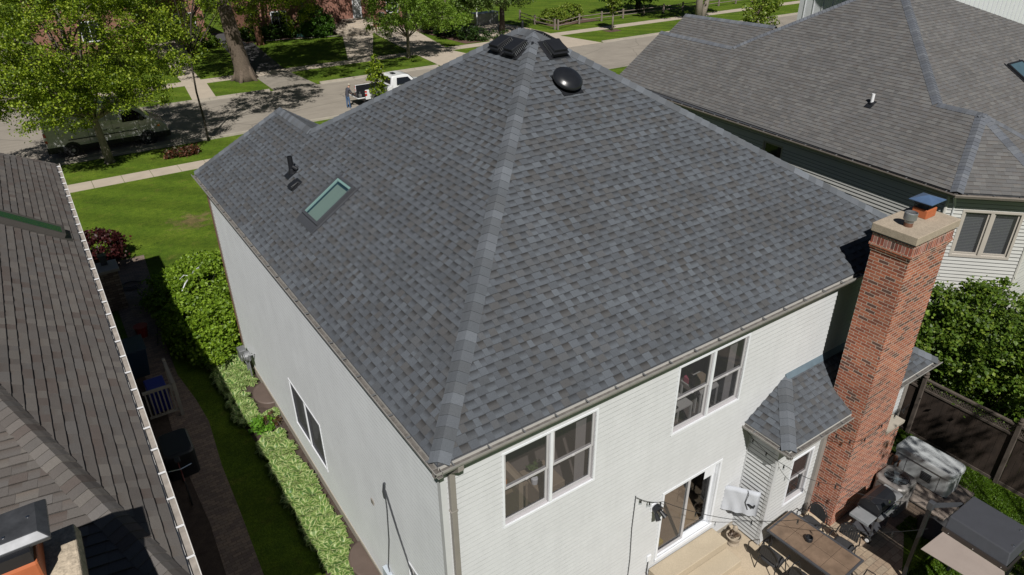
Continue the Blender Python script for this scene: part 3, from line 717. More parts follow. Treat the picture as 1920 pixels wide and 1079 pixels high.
def onRr(x, y): return (x, y, Z0+s2*(y-YR))
louvre_vent(slopeM(onRr(6.62, 5.98), (1, 0, 0), (0, 1, s2)), .41, .46, .22)
louvre_vent(slopeM((6.98, 6.95, rise(6.435-(6.98-6.435))), (0, 1, 0), (-1, 0, s1)), .5, .6, .26)
# round power vent
M4 = slopeM(onRr(6.32, 5.14), (1, 0, 0), (0, 1, s2)); d = MB(); d.M = M4; d.box(-.27, .27, -.36, .27, .014, .03)
d.build('roof_vent', M['black_metal'], H)
d = MB(); d.M = M4; d.lathe([(.26, .03), (.26, .12), (.345, .12), (.35, .15), (.345, .17), (.32, .19), (.27, .235), (.20, .262), (.12, .275), (.03, .28)], (0, 0, 0), 32)
d.build('dome_vent', mat('black_dome', (.014, .015, .018), .3, .3, 3, coat=.3), H, smooth=True)
pn = MB(); z = AP[2]; pn.lathe([(.03, z), (.03, z+.16), (.018, z+.20)], (6.44, 6.98, 0), 8); pn.build('finial', M['black_metal'], H)

# ---- bump-out with hipped roof
BX0, BX1, BY = 7.95, 13.30, -.80; bz = 3.45; bs = .625; kb = math.sqrt(1+bs*bs); ex = BX0-.30; ey = -1.20
wb = MB()
siding(wb, (BX0, 0, 0), (0, -1, 0), (-1, 0, 0), .8, .05, 3.38, expo=.118, depth=.020, lip=.02)
bw = (8.60, 9.42, .92, 2.42)
siding(wb, (BX0, BY, 0), (1, 0, 0), (0, -1, 0), BX1-BX0, .05, 3.38, [(bw[0]-BX0+.05, bw[1]-BX0-.05, bw[2]+.05, bw[3]-.05)], depth=.008)
siding(wb, (BX1, 0, 0), (0, -1, 0), (1, 0, 0), .8, .05, 3.38, depth=.006)
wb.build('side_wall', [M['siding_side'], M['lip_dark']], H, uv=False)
tb = MB(); tb.box(BX0-.02, BX0+.09, BY-.02, BY, .05, 3.38); tb.box(BX0-.02, BX0, BY, BY+.08, .05, 3.38); tb.build('corner_board', M['siding_main'], H); tb = MB(); tb.box(BX0-.025, BX0, -.05, -.006, .05, 3.38); tb.build('corner_board', M['siding_main'], H)
tb = MB(); tb.box(9.62, 9.76, BY-.09, BY-.008, .1, 3.3); tb.build('downspout', M['tan_trim'], H, bevel=.006); tb = MB(); tb.box(13.20, 13.32, BY-.05, BY-.008, 0, 3.3); tb.build('downspout', M['tan_trim'], H, bevel=.006)
hung_window(H, (bw[0], BY, bw[2]), (1, 0, 0), (0, -1, 0), bw[1]-bw[0], bw[3]-bw[2], halves=1, depth=.07)
b = MB(); b.box(bw[0]-.1, bw[1]+.1, BY+.75, BY+.76, .5, 2.9); b.build('room', inwall, H)
rb = MB(); top = 1.2
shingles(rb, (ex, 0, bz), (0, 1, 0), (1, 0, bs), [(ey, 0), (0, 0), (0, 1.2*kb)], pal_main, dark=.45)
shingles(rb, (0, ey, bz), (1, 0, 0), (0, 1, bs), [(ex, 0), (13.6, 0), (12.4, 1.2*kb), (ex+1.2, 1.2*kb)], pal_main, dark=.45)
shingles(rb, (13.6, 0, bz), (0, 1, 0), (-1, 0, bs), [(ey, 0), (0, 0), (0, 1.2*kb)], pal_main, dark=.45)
ro = rb.build('lower_roof', M['shingle'], H, uv=False)
dk = MB()
for p in (((ex, ey, bz), (ex+1.2, 0, bz+.75), (ex, 0, bz)), ((ex, ey, bz), (13.6, ey, bz), (12.4, 0, bz+.75), (ex+1.2, 0, bz+.75)), ((13.6, ey, bz), (13.6, 0, bz), (12.4, 0, bz+.75))): dk.poly([(x, y, z-.02) for x, y, z in p])
dk.box(ex+.02, 13.58, ey+.02, BY, 3.33, 3.37); dk.box(ex+.02, BX0, BY, 0, 3.33, 3.37); dk.box(BX1, 13.58, BY, 0, 3.33, 3.37); dk.box(ex+.01, 13.59, ey+.005, ey+.03, 3.33, 3.44); dk.box(ex+.005, ex+.03, ey+.03, 0, 3.33, 3.44)
dk.build('fascia', M['soffit'], ro, uv=False)
cp = MB(); caps(cp, (ex+.02, ey+.02, bz+.02), (ex+1.2, -.02, bz+.75), (-bs, 0, 1), (0, -bs, 1), pal_cap, w=.17)
cp.build('ridge_caps', M['shingle'], ro, uv=False); cp = MB(); caps(cp, (13.58, ey+.02, bz+.02), (12.4, -.02, bz+.75), (bs, 0, 1), (0, -bs, 1), pal_cap, w=.17)
cp.build('ridge_caps', M['shingle'], ro, uv=False)
fl = MB(); fl.hexa([(ex+1.2, -.10, bz+.715), (12.4, -.10, bz+.715), (12.4, -.008, bz+.75), (ex+1.2, -.008, bz+.75), (ex+1.2, -.10, bz+.725), (12.4, -.10, bz+.725), (12.4, -.012, bz+.86), (ex+1.2, -.012, bz+.86)])
fl.build('flashing', M['flashing'], ro)
gutter('gutter', [((ex-.09, ey-.1, bz-.04), (ex-.09, 0, bz-.04), (-1, 0, 0)), ((ex-.09, ey-.1, bz-.039), (9.86, ey-.1, bz-.039), (0, -1, 0))], H, w=.10, h=.09)
gutter('gutter', [((11.5, ey-.1, bz-.039), (13.68, ey-.1, bz-.039), (0, -1, 0))], H, w=.10, h=.09)

# ---- brick chimney
cx0, cx1, cy0, cy1 = 9.90, 11.36, -1.44, -.64
c = MB(); c.box(cx0, cx1, cy0, cy1, 0, 7.42)
for i, (z0_, z1_, e) in enumerate(((7.42, 7.475, .018), (7.475, 7.53, .036), (7.53, 7.585, .054))): c.box(cx0-e, cx1+e, cy0-e, cy1+e, z0_, z1_)
c.box(11.36, 12.05, cy0+.02, cy1-.1, 0, 2.30)
ch = c.build('brick_chimney', M['brick_chimney'], H)
M['brick_soldier'] = brick_mat('brick_soldier', .0735, .235, .012, [(.33, .10, .065), (.26, .075, .05), (.37, .125, .08), (.21, .062, .045), (.34, .16, .13), (.115, .06, .05)], (.50, .42, .35))
c = MB(); c.box(cx0-.035, cx1+.035, cy0-.035, cy1+.035, 7.585, 7.80); c.build('soldier_course', M['brick_soldier'], ch)
c = MB(); c.box(cx0-.05, cx1+.05, cy0-.05, cy1+.05, 7.80, 7.835); c.build('drip_edge', M['dark_grey_metal'], ch)
c = MB(); c.hexa([(9.82, -1.52, 7.835), (11.44, -1.52, 7.835), (11.44, -.57, 7.835), (9.82, -.57, 7.835), (9.82, -1.52, 8.01), (11.44, -1.52, 8.01), (11.44, -.57, 8.01), (9.82, -.57, 8.01)])
c.build('chimney_crown', M['crown_concrete'], ch, bevel=.012)
c = MB(); c.box(11.33, 12.12, cy0-.04, cy1-.05, 2.30, 2.38); c.build('stone_ledge', M['curb_concrete'], ch)
c = MB(); c.box(10.80, 11.18, -1.12, -.80, 8.0, 8.20); c.build('terracotta_flue', M['terracotta'], ch, bevel=.02)
c = MB()
for k in range(11):
    x = 10.82+.035*k; c.box(x, x+.006, -1.10, -1.094, 8.20, 8.36); c.box(x, x+.006, -.826, -.82, 8.20, 8.36)
for k in range(9):
    y = -1.10+.035*k; c.box(10.82, 10.826, y, y+.006, 8.20, 8.36); c.box(11.155, 11.161, y, y+.006, 8.20, 8.36)
c.box(10.80, 11.18, -1.12, -1.09, 8.30, 8.36); c.box(10.80, 11.18, -.83, -.80, 8.30, 8.36); c.box(10.79, 10.82, -1.09, -.83, 8.30, 8.36)
c.box(10.83, 11.15, -1.09, -.83, 8.19, 8.21)
cg = c.build('flue_cage', M['black_metal'], ch)
c = MB(); zc = 8.37; q = [(10.72, -1.20), (11.27, -1.20), (11.27, -.72), (10.72, -.72)]
for i in range(4): c.poly([(*q[i], zc), (*q[(i+1) % 4], zc), (10.995, -.96, zc+.085)])
for i in range(4):
    a, b_ = q[i], q[(i+1) % 4]; c.poly([(*a, zc-.015), (*b_, zc-.015), (*b_, zc), (*a, zc)])
c.poly([(*p, zc-.016) for p in q]); c.build('chimney_cap', M['sky_tint_steel'], cg)
c = MB(); c.lathe([(.085, 8.0), (.085, 8.10), (.07, 8.10), (.07, 8.0)], (10.22, -1.08, 0), 20); c.build('flue_collar', M['rust'], ch, smooth=False)
c = MB(); c.lathe([(.088, 8.10), (.088, 8.14), (.122, 8.16), (.125, 8.17), (.125, 8.30), (.112, 8.31), (.108, 8.28), (.108, 8.20), (.0, 8.20)], (10.22, -1.08, 0), 28)
c.box(10.215, 10.225, -1.19, -.97, 8.29, 8.30); c.build('metal_flue', M['grey_metal'], ch, smooth=False)
# wall fittings
c = MB(); c.box(4.92, 5.04, -.05, -.008, .74, .92); c.build('outlet_box', M['white_trim'], H, bevel=.008)
c = MB(); c.box(-.035, 0, 3.26, 3.38, 2.62, 2.75); c.build('wall_vent', M['tan_trim'], H, bevel=.006)
# ================================================================ neighbours
def plane_shingles(mb, pts, udir, pal, **kw):
    P = Vector(pts[0]); u = Vector(udir).normalized()
    n = Vector((0, 0, 0))
    for i in range(len(pts)): n += (Vector(pts[i])-P).cross(Vector(pts[(i+1) % len(pts)])-P)
    n.normalize()
    if n.z < 0: n = -n
    u = (u-n*u.dot(n)).normalized(); v = n.cross(u)
    if v.z < 0: v = -v
    base = min(pts, key=lambda p: (Vector(p)-P).dot(v)); P = Vector(base)
    shingles(mb, P, u, v, [((Vector(p)-P).dot(u), (Vector(p)-P).dot(v)) for p in pts], pal, **kw)
    return n
def deck(mb, pts, dz=-.03): mb.poly([(x, y, z+dz) for x, y, z in pts])

# ---- right neighbour
pal_r = [(.118, .116, .115), (.130, .128, .127), (.108, .107, .107), (.138, .136, .133), (.122, .121, .123), (.113, .109, .107)]
pal_rc = [(.115, .125, .145), (.105, .113, .130), (.125, .134, .150)]
NR = thing('neighbour_house', 'pale sided house with weathered grey shingle roof and angled bay, behind the brick chimney', 'house', (24, 9, 0))
def Lz(x, y): return 6.2+.67*(x-17.75-.083*y)*.9966
E0 = (17.86, 1.30, 6.2); E1 = (19.23, 17.80, 6.2); Q0 = (22.08, 17.8, Lz(22.08, 17.8)); Q1 = (21.69, 13.12, Lz(21.69, 13.12)); Q2 = (22.38, 12.38, Lz(22.38, 12.38))
A_ = (25.4, 8.62, Lz(25.4, 8.62)); P1 = (20.54, 3.72, Lz(20.54, 3.72)); P2 = (20.423, 2.31, Lz(20.423, 2.31)); E2 = (19.75, -.59, 6.2); E3 = (22.4, -.59, 6.2); E4 = (24.0, 1.0, 6.2)
rb = MB(); kw = dict(tooth=(.14, .32), gap=(.12, .3), dark=.88, toothT=.003, thick=.011, expo=.142)
rl = MB()
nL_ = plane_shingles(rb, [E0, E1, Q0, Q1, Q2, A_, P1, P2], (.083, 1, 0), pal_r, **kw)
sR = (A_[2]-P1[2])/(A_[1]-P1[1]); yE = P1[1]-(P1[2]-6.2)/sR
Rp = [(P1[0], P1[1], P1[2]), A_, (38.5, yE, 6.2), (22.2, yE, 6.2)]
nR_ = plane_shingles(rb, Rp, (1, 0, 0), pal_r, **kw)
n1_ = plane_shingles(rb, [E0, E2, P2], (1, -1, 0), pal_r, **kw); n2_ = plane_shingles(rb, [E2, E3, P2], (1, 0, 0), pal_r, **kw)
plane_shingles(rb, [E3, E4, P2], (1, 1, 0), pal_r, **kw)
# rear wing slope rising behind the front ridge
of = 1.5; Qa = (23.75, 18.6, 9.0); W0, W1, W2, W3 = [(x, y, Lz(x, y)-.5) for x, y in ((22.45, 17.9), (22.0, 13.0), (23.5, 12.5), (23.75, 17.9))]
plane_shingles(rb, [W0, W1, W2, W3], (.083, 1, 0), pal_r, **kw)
rro = rb.build('roof', M['shingle'], NR, uv=False)
dk = MB()
for p in ([E0, E1, Q0, Q1, Q2, A_, P1, P2], Rp, [E0, E2, P2], [E2, E3, P2], [E3, E4, P2], [W0, W1, W2, W3], [Q1, (26, 13.5, 6.2), (38.5, 13.4, 6.2), (30, 8.5, 9.4), A_, Q2], [A_, (38.5, yE, 6.2), (38.5, 13.4, 6.2), (30, 8.5, 9.4)], [Q0, Q1, (25, 13.5, 6.2), (25, 17.8, 6.2)], [P1, P2, E4, (24, yE, 6.2)]): deck(dk, p)
dk.build('roof_deck', M['dark_grey_metal'], rro, uv=False)
cp = MB()
caps(cp, P1, A_, nL_, nR_, pal_rc, expo=.145, w=.17); caps(cp, P2, P1, nL_, (.6, 0, .8), pal_rc, expo=.145, w=.15); caps(cp, E0, P2, nL_, n1_, pal_rc, expo=.145, w=.17); caps(cp, E2, P2, n1_, n2_, pal_rc, expo=.145, w=.17); caps(cp, E3, P2, n2_, (.5, -.5, .7), pal_rc, expo=.145, w=.17)
caps(cp, Q2, A_, nL_, (0, .6, .8), pal_rc, expo=.145, w=.16); caps(cp, Q1, Q2, nL_, (.3, .6, .8), pal_rc, expo=.145, w=.14); caps(cp, Q0, Q1, nL_, (.6, 0, .8), pal_rc, expo=.145, w=.15)
caps(cp, W3, W2, (-.55, 0, .83), (.55, 0, .83), pal_rc, expo=.145, w=.15)
cp.build('ridge_caps', M['shingle'], rro, uv=False)
sid = mat('neighbour_siding', (.51, .51, .49), .55, .06, 1.4)
wb = MB(); ue = Vector((.0827, .9966, 0)); ne = Vector((-.9966, .0827, 0)); Wp = Vector((18.12, 1.58, 0))
siding(wb, Wp, ue, ne, 16.2, .2, 6.05, [(6.2, 7.15, 4.15, 5.75)], expo=.118, depth=.016, lip=.016)
siding(wb, (18.12, 1.58, 0), (1, -1, 0), (-1, -1, 0), 2.53, .2, 6.05, [(.55, 2.13, 4.05, 5.50), (.55, 2.13, .95, 2.15)], expo=.118, depth=.016, lip=.016)
siding(wb, (19.91, -.21, 0), (1, 0, 0), (0, -1, 0), 2.5, .2, 6.05, [(.8, 1.9, 3.4, 5.3)], expo=.118, depth=.012, lip=.01)
siding(wb, (22.41, -.21, 0), (1, 1, 0), (1, -1, 0), 2.2, .2, 6.05, expo=.118, depth=.012, lip=.01)
siding(wb, (23.9, 1.4, 0), (1, 0, 0), (0, -1, 0), 8.6, .2, 6.05, expo=.118, depth=.012, lip=.01)
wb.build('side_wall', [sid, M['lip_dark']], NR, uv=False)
b = MB(); b.box(19.8, 32.5, 1.6, 17, 0, 6.1); b.build('house_core', M['dark_grey_metal'], NR, uv=False)
tb = MB()
for (x, y) in ((18.12, 1.58), (19.91, -.21), (22.41, -.21)): tb.cyl((x, y, .2), (x, y, 6.05), .055, n=8)
tb.build('corner_board', mat('corner_trim', (.55, .54, .50), .5, .04), NR)
tm = mat('stone_trim', (.42, .385, .34), .5, .06)
blind = NT('window_blind'); bz_ = blind.coord('Object'); sp = blind.n('SeparateXYZ'); blind.l(bz_, sp.inputs[0])
wv = blind.math('SINE', blind.math('MULTIPLY', sp.outputs[2], 125.)); blind.l(blind.ramp(blind.mapr(wv, -1, 1, 0, 1), [(.1, (.10, .11, .12)), (.7, (.26, .28, .29))]), blind.b.inputs['Base Color']); blind = blind.m
d45 = Vector((1, -1, 0)).normalized(); n45 = Vector((-1, -1, 0)).normalized()
for (z0_, z1_) in ((4.0, 5.55), (.9, 2.2)):
    p = Vector((18.37, 1.33, 0))+d45*.15
    fo = hung_window(NR, (p.x, p.y, z0_), d45, n45, 1.68, z1_-z0_, sash=False, trim=tm, sm=tm, t=.075, mid=.10, depth=.05)
    bl = MB(); bl.M = wframe((p.x, p.y, z0_), d45, n45); bl.box(.08, .78, -.16, -.15, .08, z1_-z0_-.08); bl.box(.90, 1.60, -.16, -.15, .08, z1_-z0_-.08); bl.build('window_blind', blind, fo)
p = Wp+ue*6.2; hung_window(NR, (p.x, p.y, 4.10), ue, ne, .95, 1.65, halves=1, sash=False, trim=tm, sm=tm)
hung_window(NR, (20.75, -.21, 3.35), (1, 0, 0), (0, -1, 0), 1.1, 1.95, halves=1, trim=tm, sm=tm)
fs = MB()
def strip(mb, A, Bq, n, w, z0_, z1_):
    A = Vector(A); Bq = Vector(Bq); n = Vector(n).normalized()
    p = [A+n*0, Bq+n*0, Bq+n*w, A+n*w]; mb.hexa([(q.x, q.y, z0_) for q in p]+[(q.x, q.y, z1_) for q in p])
strip(fs, E0, E1, (1, -.083, 0), .36, 6.05, 6.08); strip(fs, E0, E2, (1, 1, 0), .5, 6.04, 6.07); strip(fs, E2, E3, (0, 1, 0), .45, 6.05, 6.08)
fs.build('soffit', mat('soffit_dark', (.30, .27, .25), .6, .05), NR)
gutter('gutter', [(Vector(E0)+Vector((-.09, -.03, -.04)), Vector(E1)+Vector((-.09, 0, -.04)), (-1, .083, 0)), (Vector(E0)+Vector((-.09, -.03, -.041)), Vector(E2)+Vector((-.03, -.09, -.041)), (-1, -1, 0)), (Vector(E2)+Vector((-.03, -.09, -.04)), Vector(E3)+Vector((0, -.09, -.04)), (0, -1, 0))], NR, m=mat('brown_gutter', (.26, .225, .20), .45, .1), w=.11, h=.11)
ds = MB(); ds.tube([(18.0, 1.35, 6.08), (18.05, 1.38, 5.95), (18.28, 1.43, 5.7), (18.28, 1.43, .3)], .045, 8); ds.build('downspout', M['pvc'], NR, smooth=True)
pv = MB(); x, y = 20.17, 5.72; z = Lz(x, y); pv.lathe([(.055, z-.02), (.055, z+.34), (.045, z+.34), (.045, z+.2)], (x, y, 0), 16); pv.build('vent_pipe', M['pvc'], NR)
pv = MB(); pv.M = slopeM((x, y, z), ue, (nL_.cross(ue)*-1 if nL_.cross(ue).z < 0 else nL_.cross(ue))); pv.box(-.13, .13, -.22, .12, .015, .028); pv.lathe([(.085, .02), (.065, .07)], (0, 0, 0), 12); pv.build('pipe_boot', M['black_metal'], NR)
sky_glass2 = mat('blue_skylight_glass', (.07, .12, .15), .08, .1)
M4 = slopeM((26.75, 3.35, P1[2]+sR*(3.35-P1[1])), (1, 0, 0), (0, 1, sR)); skylight(NR, M4, 1.1, 1.2, M['black_metal'], sky_glass2)

# ---- left neighbour
pal_l = [(.122, .110, .102), (.108, .097, .090), (.130, .119, .110), (.114, .105, .099), (.106, .089, .081), (.118, .110, .105), (.110, .100, .094), (.138, .126, .115)]
NL = thing('neighbour_house', 'brown shingled neighbouring house seen from above at the left edge with long white gutter', 'house', (-8, 10, 0))
ZL = 6.2; xl = -3.61
def Ll(x): return ZL+.65*(xl-x)
h0 = (xl, -.38, ZL); h1 = (-7.6, 10.4, Ll(-7.6)); f0 = (xl, 19.75, ZL); f1 = (-7.6, 17.2, Ll(-7.6))
rb = MB(); kw = dict(tooth=(.18, .40), gap=(.12, .30), dark=.80, toothT=.006, thick=.023, expo=.165)
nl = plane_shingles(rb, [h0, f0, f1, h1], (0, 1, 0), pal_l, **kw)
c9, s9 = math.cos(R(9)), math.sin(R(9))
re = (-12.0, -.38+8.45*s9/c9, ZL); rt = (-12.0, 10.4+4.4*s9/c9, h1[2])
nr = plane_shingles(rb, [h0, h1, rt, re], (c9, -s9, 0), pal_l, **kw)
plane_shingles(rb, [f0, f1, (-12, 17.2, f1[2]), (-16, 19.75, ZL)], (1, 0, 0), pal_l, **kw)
lro = rb.build('roof', M['shingle'], NL, uv=False)
dk = MB(); deck(dk, [h0, f0, f1, h1]); deck(dk, [h0, h1, rt, re]); deck(dk, [f0, f1, (-12, 17.2, f1[2]), (-16, 19.75, ZL)]); deck(dk, [h1, f1, (-12, 17.2, f1[2]), rt]); dk.build('roof_deck', M['dark_grey_metal'], lro, uv=False)
cp = MB(); caps(cp, (h0[0], h0[1], h0[2]), h1, nl, nr, pal_l, expo=.165, w=.20, lift=.04, crown=.03); caps(cp, f0, f1, nl, (0, .6, .8), pal_l, expo=.165, w=.12)
cp.build('ridge_caps', M['shingle'], lro, uv=False)
gutter('gutter', [((-3.47, -.45, ZL-.02), (-3.47, 19.85, ZL-.02), (1, 0, 0))], NL, m=M['white_gutter'], dirt=mat('pale_channel', (.30, .27, .24), .8, .3, 6), w=.15, h=.10, hm=M['pvc'])
wb = MB(); siding(wb, (-4.0, -.2, 0), (0, 1, 0), (1, 0, 0), 19.7, .2, 6.05, [(6., 7.2, 1., 2.4), (12., 13.2, 1., 2.4)], depth=.008)
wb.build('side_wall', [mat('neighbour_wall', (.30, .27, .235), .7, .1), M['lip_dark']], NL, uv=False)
b = MB(); b.box(-16, -4.01, .6, 19.3, 0, 6.1); b.build('house_core', M['dark_grey_metal'], NL, uv=False)
b = MB(); b.box(-4.0, -3.57, -.3, 19.7, 6.02, 6.05); b.box(-3.6, -3.575, -.3, 19.7, 6.05, 6.18); b.build('fascia', M['white_gutter'], NL)
vl = Vector((-1, 0, .65)).normalized()
M4 = slopeM((-3.93, 12.62, Ll(-3.93)), (0, 1, 0), (-1, 0, .65))
gg = NT('green_skylight_glass'); gg.b.inputs['Base Color'].default_value = (.012, .055, .022, 1); gg.b.inputs['Roughness'].default_value = .12; gg = gg.m
skylight(NL, M4, .62, 2.2, mat('brown_grey_frame', (.06, .055, .05), .5, .1), gg, .16)
cpal = M['crown_concrete']
c = MB(); c.box(-6.1, -4.56, -1.6, .04, 0, 7.62); c.box(-6.14, -4.52, -1.64, .08, 7.42, 7.50); c.box(-6.17, -4.49, -1.67, .11, 7.50, 7.62)
lc = c.build('brick_chimney', M['brick_dark'], NL)
c = MB(); c.hexa([(-6.2, -1.7, 7.62), (-4.47, -1.7, 7.62), (-4.47, .13, 7.62), (-6.2, .13, 7.62), (-6.15, -1.65, 7.80), (-4.50, -1.65, 7.80), (-4.50, .10, 7.80), (-6.15, .10, 7.80)])
c.build('chimney_crown', mat('pale_crown', (.44, .37, .28), .95, .35, 4, fine=.45, fscale=22, bump=.5, bscale=40), lc, bevel=.02)
c = MB(); c.box(-5.75, -4.80, -.62, -.02, 7.79, 8.10); c.build('terracotta_flue', M['terracotta'], lc, bevel=.03)
c = MB(); c.box(-5.72, -4.83, -.60, -.04, 8.10, 8.24)
cgm = c.build('flue_cage', M['black_metal'], lc)
lid = mat('streaked_lid', (.075, .078, .085), .35, .45, 2.2, metal=.4, fine=.2, fscale=9)
c = MB(); q0 = [(-5.95, -.52), (-4.64, -.52), (-4.64, .10), (-5.95, .10)]; q1 = [(-5.85, -.44), (-4.73, -.44), (-4.73, .02), (-5.85, .02)]
c.loft([[(*p, 8.22) for p in q0], [(*p, 8.26) for p in q0], [(*p, 8.33) for p in q1]], True)
co_ = c.build('chimney_cap', lid, cgm, bevel=.008)
for (x, y) in ((-5.02, -.36), (-4.80, -.18), (-5.5, -.36)):
    c = MB(); c.lathe([(.016, 8.33), (.016, 8.338), (.006, 8.342)], (x, y, 0), 10); c.build('bolt', M['chrome'], cgm)

# ---- board-and-batten house at the top right, beyond the neighbour
BB = thing('batten_house', 'tall white board and batten house beyond the right neighbour roof, at top right corner', 'house', (46, 20, 0))
wwall = mat('white_board', (.60, .62, .64), .6, .05)
b = MB(); b.box(38.5, 62, 14.0, 22, 0, 10.2); bw_ = b.build('wall', wwall, BB)
b = MB()
for k in range(40):
    b.box(38.52+k*.59, 38.58+k*.59, 13.96, 13.998, 0, 10.1)
for k in range(13): b.box(38.46, 38.498, 14.1+k*.62, 14.16+k*.62, 0, 10.1)
tag(b.build('batten', wwall, BB), None, None)
b = MB(); b.prism([(13.8, 10.15), (18, 13.0), (22.4, 10.15), (22.4, 10.3), (18, 13.2), (13.8, 10.3)], 36.6, 63, ax='x'); b.build('roof', M['dark_grey_metal'], BB)
# ---- brick houses across the street
def far_house(label, x0, x1, y0, y1, wins, doorx, brick, pos, h=5.6, dz=1.1):
    t = thing('brick_house', label, 'house', pos)
    b = MB(); b.box(x0, x1, y0, y1, 0, h); b.build('wall', brick, t)
    b = MB(); ym = (y0+y1)/2; xm0, xm1 = x0+3, x1-3
    e = .5; q = [(x0-e, y0-e, h), (x1+e, y0-e, h), (x1+e, y1+e, h), (x0-e, y1+e, h)]; r0 = (xm0, ym, h+3.4); r1 = (xm1, ym, h+3.4)
    b.poly([q[0], q[1], r1, r0]); b.poly([q[1], q[2], r1]); b.poly([q[2], q[3], r0, r1]); b.poly([q[3], q[0], r0]); b.poly(list(reversed(q))); b.build('roof', M['dark_grey_metal'], t, uv=False)
    for (wx0, wx1, z0_, z1_) in wins:
        f = MB(); f.box(wx0-.09, wx0, y0-.06, y0-.004, z0_, z1_); f.box(wx1, wx1+.09, y0-.06, y0-.004, z0_, z1_); f.box(wx0-.09, wx1+.09, y0-.09, y0-.004, z0_-.1, z0_); f.box(wx0-.09, wx1+.09, y0-.06, y0-.004, z1_, z1_+.1); f.box((wx0+wx1)/2-.03, (wx0+wx1)/2+.03, y0-.05, y0-.004, z0_, z1_)
        fo = f.build('window', M['white_trim'], t); g = MB(); g.box(wx0, wx1, y0-.02, y0-.003, z0_, z1_); g.build('pane', M['vehicle_glass'], fo)
    f = MB(); f.box(doorx-.55, doorx-.45, y0-.06, y0-.004, dz, dz+2.2); f.box(doorx+.45, doorx+.55, y0-.06, y0-.004, dz, dz+2.2); f.box(doorx-.55, doorx+.55, y0-.07, y0-.004, dz+2.2, dz+2.35); fo = f.build('door', M['white_trim'], t)
    g = MB(); g.box(doorx-.45, doorx+.45, y0-.04, y0-.003, dz, dz+2.2); g.build('door_panel', M['siding_side'] if brick is M['brick_far'] else M['black_metal'], fo)
    return t
HB = far_house('red brick house across the street with pale front door above tan concrete steps', 19.5, 37.2, 77.2, 88, [(21.0, 22.6, .9, 2.6), (35.2, 36.6, 1.4, 3.0)], 31.3, M['brick_far'], (28, 82, 0))
b = MB()
for k in range(6):
    f_ = k/6.; b.box(27.3+k*.38, 30.9+k*.30, 72.2+k*.62, 77.18, k*.19, (k+1)*.19)
st = b.build('steps', M['concrete'], HB)
b = MB(); b.tube([(31.6, 72.7, .1), (31.6, 72.7, 1.0)], .05, 6); b.tube([(33.0, 76.8, 1.1), (33.0, 76.8, 2.1)], .05, 6); b.tube([(31.6, 72.7, 1.0), (33.0, 76.8, 2.1)], .05, 6)
for k in range(14): t_ = k/13; b.tube([(31.6+1.4*t_, 72.7+4.1*t_, .15+1.05*t_), (31.6+1.4*t_, 72.7+4.1*t_, .98+1.1*t_)], .025, 4)
b.build('handrail', M['rust'], HB)
ds = MB(); ds.box(24.6, 24.75, 77.05, 77.19, 0, 5.5); ds.build('downspout', M['tan_trim'], HB)
HA = far_house('dark brick house across the street behind the big trunk with a shaded front porch', -2, 14.2, 79.2, 90, [(11.2, 13.2, 1.2, 3.0), (2.2, 3.8, 1.2, 3.0)], 9.6, M['brick_far'], (6, 84, 0), dz=.9)
b = MB()
for k in range(5): b.box(7.7+.1*k, 10.3+.05*k, 70.0+k*.75, 79.18, k*.18, (k+1)*.18)
b.build('steps', M['concrete'], HA)
b = MB(); b.box(10.75, 11.3, 72.5, 73.3, 0, 5.4); b.box(10.75, 11.3, 73.3, 79.18, 0, 1.1); b.box(6.4, 11.6, 72.4, 79.2, 5.2, 5.55); b.build('porch', M['brick_far'], HA)
# ================================================================ trees and plants
G1 = [(.225, .305, .020), (.27, .35, .028), (.17, .245, .016), (.31, .38, .04), (.11, .17, .013), (.07, .12, .010)]  # darkest greens mixed in to paint shading depth into the crowns
G2 = [(.14, .24, .024), (.175, .28, .034), (.10, .18, .018), (.22, .32, .05)]
G3 = [(.055, .12, .016), (.075, .15, .022), (.095, .175, .03), (.04, .09, .012)]
GY = [(.20, .27, .03), (.16, .23, .03), (.12, .19, .02), (.24, .29, .05)]
tree('street_tree', 'large leafy maple over the parked grey van, left of the picture', 'tree', (-.88, 40.0, 0), [(-.88, 40, 0, .28), (-.95, 40, 1.2, .21), (-1.05, 40, 2.6, .19), (-1.2, 40.1, 4.2, .17), (-1.3, 40, 6.5, .13), (-1.2, 40.2, 9, .09), (-1.1, 40.1, 12, .04)],
     [(-1.5, 40, 7.2, 5.6, 5.0, 4.2), (-3.2, 38.6, 5.3, 3.6, 3.2, 2.4), (2.0, 39.2, 5.5, 2.8, 2.8, 2.2), (-1.2, 40, 10.5, 4.0, 4.0, 3.2), (-5.6, 39.5, 6.2, 3.0, 3.2, 3.0), (.2, 37.8, 4.6, 2.4, 1.8, 1.4), (-2.6, 37.9, 3.9, 2.2, 1.6, 1.2)], 1050, 95, .50, .092, G1, limbs=46, bark='bark_light')
tree('young_tree', 'slim young street tree with a sparse crown right of the van', 'tree', (5.05, 41.3, 0), [(5.05, 40.95, 0, .085), (5.08, 40.95, 1.5, .065), (5.0, 40.95, 3.2, .06), (5.1, 41, 5.2, .055), (5.6, 40.8, 7.5, .05), (6.4, 40.5, 10, .03)],
     [(7.6, 41.0, 10.2, 3.8, 3.2, 2.2), (5.0, 41, 6.9, 1.2, 1.2, .8), (5.9, 41, 5.5, .6, .6, .4), (4.2, 41, 5.6, .6, .6, .35), (10.0, 42, 10.8, 2.4, 2.2, 1.6)], 190, 50, .42, .13, G1, bark='bark_dark', limbs=22, imin=3)
